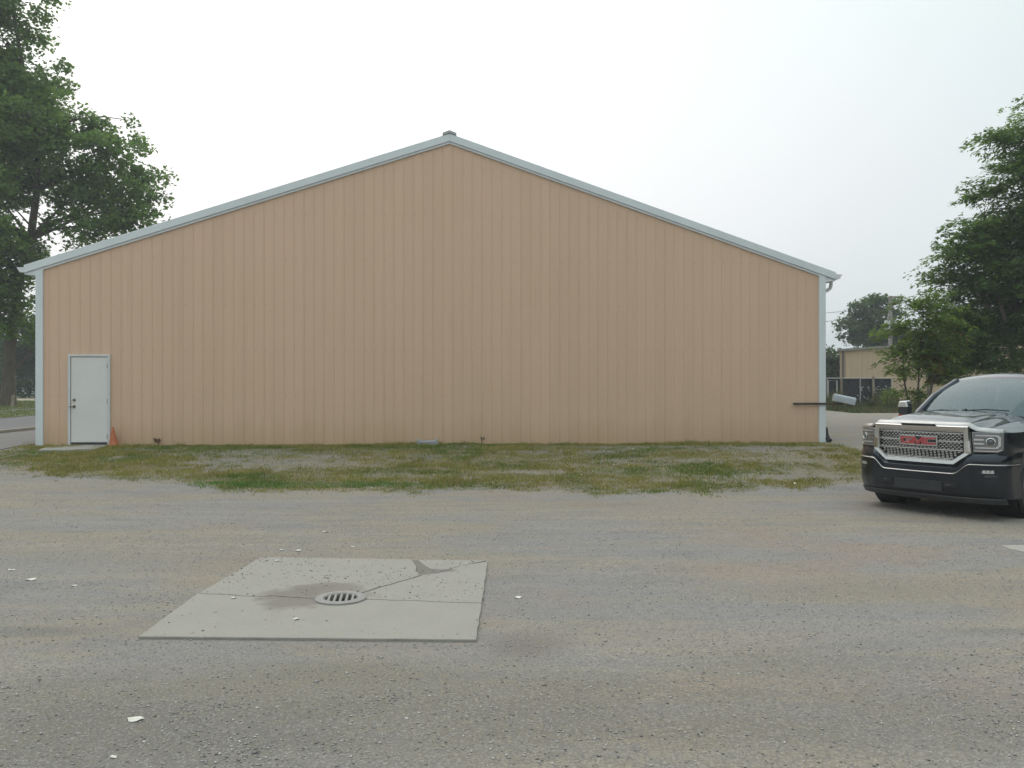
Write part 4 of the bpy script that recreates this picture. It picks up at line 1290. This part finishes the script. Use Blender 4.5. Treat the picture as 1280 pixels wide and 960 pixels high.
def crown_clusters(lobes, Y0, dens):
    """lobes: (px, py, rx, ry, depth offset) in photo pixels at distance Y0 -> cluster centres"""
    s = Y0 / FPX
    out_ = []
    for (px, py, rx, ry, do) in lobes:
        c = np.array(at(px, py, Y0)) + (0, do, 0)
        Rm = np.array([rx * s, (rx + ry) * .45 * s, ry * s])
        vol = Rm.prod()
        n = max(4, int(dens * vol ** .8))
        d = rand_dirs(n); r = rng.random(n) ** (1 / 2.4)
        out_.append(c + d * r[:, None] * Rm)
    return np.concatenate(out_)

def broadleaf(name, label, Y0, base, trunk_pts, trunk_r, lobes, dens, cr, per, leaf, colA, colB, bark, group=None, cat='tree', limb_n=40, flat=.7, zmin=None):
    """tree: tapered trunk with limbs + crown of many small leaves gathered in clumps"""
    t = thing(name, label, cat, base, 0, group)
    off = np.array(base)
    C = crown_clusters(lobes, Y0, dens)
    if zmin is not None: C = C[C[:, 2] > zmin]
    n = len(C)
    rad = rng.uniform(.6, 1.25, n) * cr
    k = np.repeat(np.arange(n), per)
    d = rand_dirs(len(k)) * (rng.random(len(k)) ** .5)[:, None]
    d[:, 2] *= flat
    P = C[k] + d * rad[k][:, None]
    D = rand_dirs(len(k)); D[:, 2] = D[:, 2] * .6 - .25; D /= np.linalg.norm(D, axis=1, keepdims=True)
    U = rand_dirs(len(k)) * .8; U[:, 2] += 1.0
    ln = leaf * rng.uniform(.7, 1.35, len(k)); V = leaf_quads(P - off, D, U, ln, ln * .75)
    cc = rng.random(n)[k][:, None] * .75 + rng.random((len(k), 1)) * .25
    cols = (np.array(colA) * (1 - cc) + np.array(colB) * cc) * rng.normal(1, .12, (len(k), 1)).clip(.6, 1.5)
    np_mesh('crown', V.reshape(-1, 3), np.arange(len(k) * 4).reshape(-1, 4), M_LEAF, t, np.repeat(cols, 4, 0), nv=4)
    mb = MB()
    TP = [Vector(p) - Vector(base) for p in trunk_pts]
    rr = [trunk_r * (1 - .8 * i / (len(TP) - 1)) for i in range(len(TP))]; rr[0] *= 1.25
    mb.tube(TP, rr, 12)
    for j in rng.choice(n, min(limb_n, n), replace=False):
        tgt = Vector(C[j] - off)
        # spring from the trunk point that lies below the target
        cand = [i for i in range(1, len(TP)) if TP[i].z < tgt.z - .2] or [1]
        i = max(cand, key=lambda q: TP[q].z - .35 * (TP[q] - tgt).length)
        p0 = TP[i]; L = (tgt - p0).length
        m1 = p0.lerp(tgt, .35) + Vector((rng.normal(0, .06) * L, rng.normal(0, .06) * L, .10 * L)); m2 = p0.lerp(tgt, .7) + Vector((rng.normal(0, .05) * L, rng.normal(0, .05) * L, .09 * L))
        r0 = min(rr[i] * .55, .03 * L + .02)
        mb.tube([p0, m1, m2, tgt], [r0, r0 * .65, r0 * .4, r0 * .15], 6, False)
    mb.build('trunk', bark, t, 60)
    return t

# big tree at the left
Y0 = 45.0
b0 = at(10, 505.5, Y0)
tp = [b0 + Vector((0, 0, -.2)), at(11, 470, Y0), at(14, 420, Y0), at(22, 360, Y0), at(38, 300, Y0), at(46, 240, Y0), at(48, 170, Y0), at(30, 90, Y0), at(15, 10, Y0)]
broadleaf('shade_tree', 'very tall broad leafy tree on the lawn at the left, higher than the roof', Y0, tuple(b0), tp, .34,
          [(-8, 70, 62, 90, 0), (-40, 175, 115, 90, 1), (52, 152, 54, 54, -1.5), (118, 195, 72, 58, 0), (150, 235, 52, 52, .5), (110, 265, 60, 40, -.5), (168, 266, 36, 28, 0), (140, 285, 40, 16, .4), (80, 300, 22, 14, .8),
           (0, 330, 48, 50, -2), (20, 385, 34, 42, -1), (-60, 300, 70, 80, 0), (-130, 120, 130, 140, 2), (-140, 280, 100, 90, 1), (15, -30, 60, 60, 0), (46, 104, 38, 42, 1), (30, 245, 42, 36, -3), (42, 300, 30, 30, -3), (20, 200, 60, 40, -3), (45, 350, 24, 40, -1), (25, 320, 30, 34, 1), (36, 400, 20, 40, 1), (0, 290, 40, 40, -1), (10, 372, 30, 38, -2.5), (30, 300, 28, 30, -2)],
          9.5, .74, 62, .22, (.085, .15, .04), (.20, .32, .065), M_BARK, limb_n=110)
# trees and shrubs behind it
for (px, py, yb, lobes, Yd, lab, cA, cB) in [
    (36, 470, 500, [(36, 430, 26, 40, 0), (24, 455, 24, 30, 0), (52, 455, 26, 34, 1)], 78, 'mid green tree filling the gap between the big trunk and the building corner', (.035, .07, .018), (.08, .13, .03)),
    (-25, 470, 500, [(-25, 440, 34, 46, 0), (-5, 455, 20, 34, 0)], 82, 'green tree behind the big trunk at the left picture edge', (.035, .065, .018), (.07, .12, .03)),
    (75, 470, 500, [(75, 430, 34, 50, 0)], 92, 'green tree mostly hidden behind the left corner of the building', (.03, .06, .016), (.06, .10, .03))]:
    bb = Vector(((px - CX) / FPX * Yd, Yd, .5))
    broadleaf('background_tree', lab, Yd, tuple(bb), [bb, bb + Vector((0, 0, 1.5)), bb + Vector((.2, 0, 3.5))], .18, lobes, 11, .8, 60, .28, cA, cB, M_BARK, 'trees behind the lawn at the left', limb_n=12)
# hedge
def hedge(name, label, x0, x1, y, h, d):
    t = thing(name, label, 'hedge', ((x0 + x1) / 2, y, float(terrain(0, y))))
    n = 9000
    P = np.stack([rng.uniform(-(x1 - x0) / 2, (x1 - x0) / 2, n), rng.uniform(-d / 2, d / 2, n), h * rng.random(n) ** .6 * (1 + .12 * np.sin(rng.random(n) * 50))], 1)
    D = rand_dirs(n); U = rand_dirs(n) + (0, 0, .7); ln = rng.uniform(.14, .28, n)
    cols = np.array([.03, .055, .018]) * rng.normal(1.1, .3, (n, 1)).clip(.5, 2)
    np_mesh('foliage', leaf_quads(P, D, U, ln, ln * .8).reshape(-1, 3), np.arange(n * 4).reshape(-1, 4), M_LEAF, t, np.repeat(cols, 4, 0), nv=4)
    mb = MB()
    for k in range(14):
        xx_ = -(x1 - x0) / 2 + (k + .5) * (x1 - x0) / 14
        mb.tube([(xx_, 0, 0), (xx_ + .1, 0, h * .8)], [.04, .015], 5)
    mb.build('stem', M_BARK, t)
hedge('hedge', 'dark clipped hedge beyond the sandy lane behind the big trunk', -62, -36, 69.5, 1.5, 1.2)

def locust(name, label, Y0, base, trunks, lobes, dens, group, cA, cB, autumn=.0, sl=1.2):
    """feathery tree: flat drooping sprays of small leaflets"""
    t = thing(name, label, 'tree', base, 0, group)
    off = np.array(base)
    C = crown_clusters(lobes, Y0, dens)
    n = len(C); print(name, n)
    cen = C.mean(0)
    a = np.arctan2(C[:, 1] - cen[1], C[:, 0] - cen[0]) + rng.normal(0, .8, n)
    dirs = np.stack([np.cos(a), np.sin(a), rng.normal(-.10, .22, n)], 1); dirs /= np.linalg.norm(dirs, axis=1, keepdims=True)
    L = sl * rng.uniform(.6, 1.25, n)
    nl = 64
    k = np.repeat(np.arange(n), nl)
    u = rng.random(len(k)); side = np.cross(dirs, np.array([0, 0, 1.0])); side /= np.linalg.norm(side, axis=1, keepdims=True)
    wv = (rng.random(len(k)) * 2 - 1) * (.34 * np.sin(PI * np.clip(u * .9 + .08, 0, 1)))
    P = C[k] + dirs[k] * ((u - .4) * L[k])[:, None] + side[k] * (wv * L[k])[:, None]
    P[:, 2] += -.22 * L[k] * (u - .3) ** 2 - .25 * np.abs(wv) * L[k] + rng.normal(0, .05, len(k))
    D = dirs[k] * .6 + side[k] * np.sign(wv)[:, None] * .8 + rng.normal(0, .25, (len(k), 3)); D[:, 2] -= .15; D /= np.linalg.norm(D, axis=1, keepdims=True)
    U = rng.normal(0, .35, (len(k), 3)); U[:, 2] += 1
    ln = rng.uniform(.10, .20, len(k)) * (sl / 1.2) ** .5
    cc = (rng.random(n) ** 1.3)[k][:, None] * .8 + rng.random((len(k), 1)) * .2
    cols = np.array(cA) * (1 - cc) + np.array(cB) * cc
    au = (rng.random(n) < autumn)[k][:, None]
    cols = np.where(au, np.array([.16, .10, .025]), cols) * rng.normal(1, .12, (len(k), 1)).clip(.6, 1.5)
    np_mesh('crown', leaf_quads(P - off, D, U, ln, ln * .42).reshape(-1, 3), np.arange(len(k) * 4).reshape(-1, 4), M_LEAF, t, np.repeat(cols, 4, 0), nv=4)
    mb = MB()
    stems = []
    for tr, r in trunks:
        TP = [Vector(p) - Vector(base) for p in tr]
        rr = [r * (1 - .75 * i / (len(TP) - 1)) for i in range(len(TP))]
        mb.tube(TP, rr, 10); stems += [(p, q) for p, q in zip(TP, rr)][1:]
    for j in rng.choice(n, min(140, n), replace=False):
        tgt = Vector(C[j] - off)
        p0, r_ = min(stems, key=lambda q: (q[0] - tgt).length + (2.5 if q[0].z > tgt.z else 0))
        L_ = (tgt - p0).length; r0 = min(r_ * .4, .010 * L_ + .008)
        mb.tube([p0, p0.lerp(tgt, .5) + Vector((0, 0, .07 * L_)), tgt], [r0, r0 * .6, r0 * .2], 5, False)
    mb.build('trunk', M_BARK2, t, 60)
    return t
Y1 = 27.0
b1 = Vector(((1300 - CX) / FPX * Y1, Y1, float(terrain(0, Y1))))
locust('locust_tree', 'tall feathery dark green tree behind the pickup truck at the right edge', Y1, tuple(b1),
       [([b1, b1 + Vector((.1, 0, 2.5)), at(1296, 330, Y1), at(1292, 230, Y1), at(1290, 130, Y1)], .2), ([b1 + Vector((-.3, .2, 0)), at(1262, 420, Y1), at(1235, 330, Y1), at(1230, 270, Y1)], .12)],
       [(1300, 165, 38, 52, 0), (1255, 172, 38, 14, 0), (1285, 215, 60, 22, -.5), (1245, 240, 40, 17, .3), (1240, 280, 56, 20, 0), (1300, 290, 70, 60, 0), (1215, 315, 52, 22, 0), (1250, 350, 60, 26, -.4), (1195, 342, 36, 18, .3),
        (1212, 385, 40, 26, .6), (1240, 432, 52, 22, 0), (1195, 428, 34, 24, .6), (1215, 452, 44, 16, .2), (1330, 400, 80, 56, 0), (1290, 455, 60, 18, 0), (1365, 260, 80, 110, 0), (1270, 400, 30, 12, 0), (1262, 350, 46, 34, .6), (1300, 385, 60, 40, 1), (1255, 300, 40, 30, .8), (1200, 405, 34, 22, -.3), (1192, 460, 30, 18, .2), (1225, 410, 40, 24, .5)],
       90, 'feathery trees behind the pickup truck', (.075, .14, .038), (.19, .31, .065), 0, 1.15)
Y2 = 25.0
b2 = Vector(((1142 - CX) / FPX * Y2, Y2, float(terrain(0, Y2))))
locust('locust_tree', 'smaller bright green feathery tree left of the tall one, with slim pale stems', Y2, tuple(b2),
       [([b2, at(1131, 480, Y2), at(1128, 440, Y2), at(1132, 395, Y2)], .035), ([b2 + Vector((.15, 0, 0)), at(1148, 480, Y2), at(1150, 440, Y2), at(1155, 390, Y2)], .035), ([b2 + Vector((.4, .2, 0)), at(1165, 480, Y2), at(1170, 440, Y2), at(1172, 390, Y2)], .045)],
       [(1150, 378, 28, 14, 0), (1158, 402, 36, 18, 0), (1138, 425, 34, 15, 0), (1172, 430, 30, 22, .2), (1128, 448, 28, 10, -.2), (1160, 458, 36, 15, 0), (1130, 462, 22, 8, 0), (1175, 474, 24, 10, .2), (1130, 490, 16, 5, 0), (1150, 492, 16, 5, 0), (1190, 400, 20, 20, .4), (1112, 436, 18, 6, 0), (1120, 412, 18, 8, .2), (1185, 450, 26, 20, .6), (1175, 372, 24, 12, .5)],
       85, 'feathery trees behind the pickup truck', (.09, .15, .028), (.23, .34, .055), .06, 1.05)
# dark far trees on the right
for (px, lobes, Yd, lab, cA, cB, h_) in [
    (1090, [(1095, 395, 34, 28, 0), (1070, 412, 22, 20, 0), (1112, 420, 34, 26, 0), (1100, 377, 16, 10, 0), (1090, 428, 34, 14, 0)], 75, 'rounded dark tree behind the low tan building', (.045, .09, .03), (.10, .17, .05), 4.5),
    (1040, [(1040, 452, 20, 20, 0), (1036, 475, 26, 22, 0), (1020, 460, 22, 24, 0)], 64, 'green bushy tree between the big building and the low tan one', (.045, .085, .022), (.11, .17, .04), 2)]:
    bb = Vector(((px - CX) / FPX * Yd, Yd, .5))
    broadleaf('distant_tree', lab, Yd, tuple(bb), [bb, bb + Vector((0, 0, h_ * .5)), bb + Vector((.2, 0, h_))], .2, lobes, 12, .7, 80, .24, cA, cB, M_BARK, 'far trees at the right', limb_n=14)

# ================================================================== RIGHT BACKGROUND
YB = 52.0
lx0, lx1 = (1050 - CX) / FPX * YB, (1050 - CX) / FPX * YB + 16
low = thing('low_building', 'low flat roofed tan metal building behind the screened fence', 'building', (lx0, YB, .45), R(-22.5))
M_SID2 = siding_material('pale_siding', (.53, .40, .285), False)
hL, hR = 3.30, 4.3
def lowz(x): return hL + (hR - hL) * x / 16
for i in range(53):
    a, b_ = i * .305, (i + 1) * .305
    mb = MB(); f = [(a, 0), (a + .02, -.03), (a + .06, -.03), (a + .08, 0), (b_, 0)]
    mb.grid([[(x_, y_, -.3), (x_, y_, lowz(x_))] for x_, y_ in f]); mb.build('wall_panel', M_SID2, low)
MB().box(-.012, 0, -.02, 14, -.3, hL).build('side_wall', M_SID2, low)
M_BRN = simple('brown_trim', (.12, .10, .09), .5)
for x_ in (.18, 4.9, 11.5):
    MB().box(x_ - .06, x_ + .06, -.09, -.032, -.3, lowz(x_) - .01).build('downspout', M_BRN, low)
MB().prism([(-.15, hL - .02), (16.3, hR - .02), (16.3, hR + .12), (-.15, hL + .12)], -.18, 14).build('roof', simple('grey_roof_edge', (.22, .21, .2), .5), low)

# screened chain link fence
YF = 41.0
fx = lambda px: (px - CX) / FPX * YF
fz = float(terrain(0, YF))
ft = CAM_H + 7.2 * YF / FPX - fz       # top rail height above ground
fen = thing('screened_fence', 'chain link fence covered with dark privacy screen in front of the low tan building', 'fence', (fx(1030), YF, fz))
fo_ = fx(1030)
M_SCREEN = simple('dark_screen', (.035, .036, .042), .85, 0, .3, 3)
M_GALV = simple('galvanised_pipe', (.42, .42, .40), .5, .4, .1, 10)
edges = [990, 1010, 1033.5, 1051, 1075, 1091, 1114]
for a, b_ in zip(edges[:-1], edges[1:]):
    mb = MB(); n = 10
    P = [[(fx(a) - fo_ + (fx(b_) - fx(a)) * i / n, .03 + .015 * math.sin(i * 2.1 + a), z) for z in np.linspace(.05, ft - .03, 6)] for i in range(n + 1)]
    mb.grid(P); mb.grid([[(p[0], p[1] + .012, p[2]) for p in r] for r in P])
    mb.build('screen_panel', M_SCREEN, fen, 179)
for px, wood, tall in ((990, 0, 0), (1010, 0, 0), (1033.5, 0, 0), (1051, 1, .02), (1075, 0, 0), (1091, 1, .08), (1114, 0, 0)):
    x_ = fx(px) - fo_
    if wood: MB().box(x_ - .05, x_ + .05, -.09, -.01, 0, ft + tall).build('post', M_WOOD, fen)
    else: MB().tube([(x_, -.03, 0), (x_, -.03, ft + .02)], .03, 8).build('post', M_GALV, fen, 50)
MB().tube([(fx(990) - fo_, -.03, ft), (fx(1114) - fo_, -.03, ft)], .024, 8).build('top_rail', M_GALV, fen, 50)
MB().tube([(fx(990) - fo_, -.05, .15), (fx(1114) - fo_, -.05, .15)], .02, 8).build('bottom_rail', M_GALV, fen, 50)
g = MB()
xa, xb = fx(1034) - fo_, fx(1045) - fo_
g.tube([(xa, -.12, .1), (xa, -.12, ft - .12), (xb, -.12, ft - .12), (xb, -.12, .1), (xa, -.12, .1)], .028, 8)
g.build('gate_frame', simple('white_pipe', (.62, .62, .6), .5), fen, 50)

# tall weeds before the fence
n = 5200
x = rng.uniform(fx(1020), fx(1135), n); y = YF - .4 - rng.random(n) ** 1.4 * 4.0
hmax = .25 + .85 * smooth((n1.fbm(x * .9, y * .5 + 7) - .42) / .2) * (y > YF - 2.6)
hh = hmax * rng.uniform(.5, 1.1, n)
cw = np.where(rng.random((n, 1)) < .3, (.20, .16, .07), (.085, .12, .04)) * rng.normal(1, .2, (n, 1)).clip(.5, 1.6)
k = np.repeat(np.arange(n), 5)
o = blades('tall_weeds', x[k] + rng.normal(0, .06, len(k)), y[k] + rng.normal(0, .06, len(k)), terrain(x[k], y[k]) , hh[k] * rng.uniform(.4, 1, len(k)), rng.uniform(.02, .05, len(k)), cw[k], .5)
tag(o, 'tall rough weeds growing along the foot of the screened fence', 'weeds', kind='stuff')
nf = 60
xf = rng.uniform(fx(1060), fx(1112), nf); yf = YF - rng.uniform(.4, 1.6, nf); zf_ = terrain(xf, yf) + rng.uniform(.45, 1.15, nf)
stones('weed_flowers', xf, yf, zf_, np.full(nf, .035), np.full((nf, 3), .62), 'small white flower heads on the tall weeds')

# utility pole and wires
YP = 60.0
pz = .5
pole = thing('utility_pole', 'wooden utility pole with a grey transformer behind the low tan building', 'pole', ((1113 - CX) / FPX * YP, YP, pz))
ph = CAM_H + 110 * YP / FPX - pz
MB().tube([(0, 0, 0), (0, 0, ph)], [.17, .12], 12).build('pole_shaft', bark_material('grey_pole_wood', (.26, .24, .22)), pole, 50)
MB().box(-.05, .75, -.14, -.05, ph - .12, ph - .02).build('crossarm', M_WOOD, pole)
b = MB(); b.lathe([(0, .36), (.17, .34), (.19, .3), (.19, -.28), (.16, -.32), (0, -.32)], Matrix.Translation((-.26, -.1, ph - 2.1)), 18); b.build('transformer', simple('transformer_grey', (.5, .51, .52), .45), pole, 40)
for z_ in (ph - .8, ph - 1.4):
    b = MB(); b.lathe([(.0, .12), (.04, .1), (.05, 0), (.03, -.06)], Matrix.Translation((-.16, -.05, z_)), 10); b.build('insulator', M_GALV, pole, 40)
for k_, (z0, z1, lab) in enumerate(((ph + pz - .8, 7.4, 'upper thin overhead wire running left from the utility pole'), (ph + pz - 1.4, 6.6, 'lower thin overhead wire running left from the utility pole'))):
    p0 = Vector(((1113 - CX) / FPX * YP - .16, YP - .05, z0)); p1 = Vector((-12, 72, z1))
    pts = [p0.lerp(p1, t_ / 14) - Vector((0, 0, .9 * 4 * (t_ / 14) * (1 - t_ / 14))) for t_ in range(15)]
    tag(MB().tube(pts, .014, 5).build('overhead_wire', M_DARKSTEEL, None, 60), lab, 'wire', 'overhead wires')

# white house wall glimpsed through the right hand tree, and house at the far left
wh = thing('white_shed', 'pale shed glimpsed through the foliage above the pickup truck', 'shed', ((1232 - CX) / FPX * 58, 58, .5))
M_WHITE = simple('white_boards', (.62, .63, .62), .6)
for k in range(14):
    MB().box(0, 6, -.02 + .012 * (k % 2), .05, k * .2, k * .2 + .195).build('wall_board', M_WHITE, wh)
MB().box(0, 6, .06, 5, 0, 2.78).build('wall', M_WHITE, wh)
MB().prism([(-.3, 2.75), (6.3, 2.75), (6.3, 2.9), (3, 4.1), (-.3, 2.9)], -.3, 5.3).build('roof', simple('shed_roof', (.2, .2, .2), .7), wh)
ho = thing('pale_house', 'pale blue house wall behind the big trunk at the left picture edge', 'house', ((-60 - CX) / FPX * 95, 95, .5))
M_BLUE = simple('pale_blue_boards', (.50, .57, .62), .6)
for k in range(14):
    MB().box(0, 5.9, -.02 + .012 * (k % 2), .05, k * .2, k * .2 + .195).build('wall_board', M_BLUE, ho)
MB().box(0, 5.9, .06, 6, 0, 2.78).build('wall', M_BLUE, ho)
MB().prism([(-.3, 2.75), (6.2, 2.75), (6.2, 2.9), (2.9, 4.3), (-.3, 2.9)], -.3, 6.3).build('roof', bpy.data.materials['shed_roof'], ho)
# posts by the big trunk
x_, y_ = (15.5 - CX) / FPX * 43.5, 43.5
b = MB(); b.prism([(-.07, 0), (.07, 0), (.07, .62), (.0, .68), (-.07, .62)], -.06, .06); o = b.build('wooden_post', M_WOOD); o.location = (x_, y_, .49); o.rotation_euler = (0, R(4), 0)
tag(o, 'short weathered wooden post beside the foot of the big trunk', 'post')
x_, y_ = (44.5 - CX) / FPX * 44, 44
b = MB(); b.tube([(0, 0, 0), (0, 0, 1.05)], .035, 8); b.lathe([(.05, 1.05), (.05, 1.08), (0, 1.1)], Matrix.Identity(4), 8); o = b.build('metal_post', M_STEEL, None, 50); o.location = (x_, y_, .5)
tag(o, 'thin grey metal post on the lawn just left of the building corner', 'post')

# dark woods on the right, out of the picture: they are what the truck's flank mirrors
n = 16000
x = rng.uniform(34, 46, n); y = rng.uniform(-45, 22, n)
z = 11 * rng.random(n) ** .8 * (.55 + .45 * n1.fbm(y * .25, x * .1) * 2)
P = np.stack([x, y, z], 1); D = rand_dirs(n); U = rand_dirs(n) + (0, 0, .6); ln = rng.uniform(.8, 1.6, n)
cols = np.array([.04, .065, .025]) * rng.normal(1, .25, (n, 1)).clip(.5, 1.6)
tag(np_mesh('far_woods', leaf_quads(P, D, U, ln, ln * .8).reshape(-1, 3), np.arange(n * 4).reshape(-1, 4), M_LEAF, None, np.repeat(cols, 4, 0), nv=4), 'dense dark wood edging the lot on the right', 'woods', kind='stuff')

n = 9000
x = rng.uniform(70, 110, n); y = rng.uniform(20, 130, n); z = 12 * rng.random(n) ** .8 * (.55 + .9 * n1.fbm(y * .2, x * .1))
D = rand_dirs(n); U = rand_dirs(n) + (0, 0, .6); ln = rng.uniform(1.2, 2.2, n)
tag(np_mesh('far_woods', leaf_quads(np.stack([x, y, z], 1), D, U, ln, ln * .8).reshape(-1, 3), np.arange(n * 4).reshape(-1, 4), M_LEAF, None, np.repeat(np.array([.045, .075, .028]) * rng.normal(1, .25, (n, 1)).clip(.5, 1.6), 4, 0), nv=4), 'far wood beyond the open ground on the right', 'woods', kind='stuff')

# hazy air
hm = bpy.data.materials.new('haze'); hm.use_nodes = True
ht = hm.node_tree; ht.nodes.clear()
ho_ = ht.nodes.new('ShaderNodeOutputMaterial'); hv = ht.nodes.new('ShaderNodeVolumePrincipled')
hv.inputs['Color'].default_value = (.92, .96, 1, 1); hv.inputs['Density'].default_value = .0015
ht.links.new(hv.outputs[0], ho_.inputs['Volume'])
tag(MB().box(-1000, 1000, -400, 1700, -2, 45).build('haze', hm), 'thin pale haze in the air', 'haze', kind='stuff')
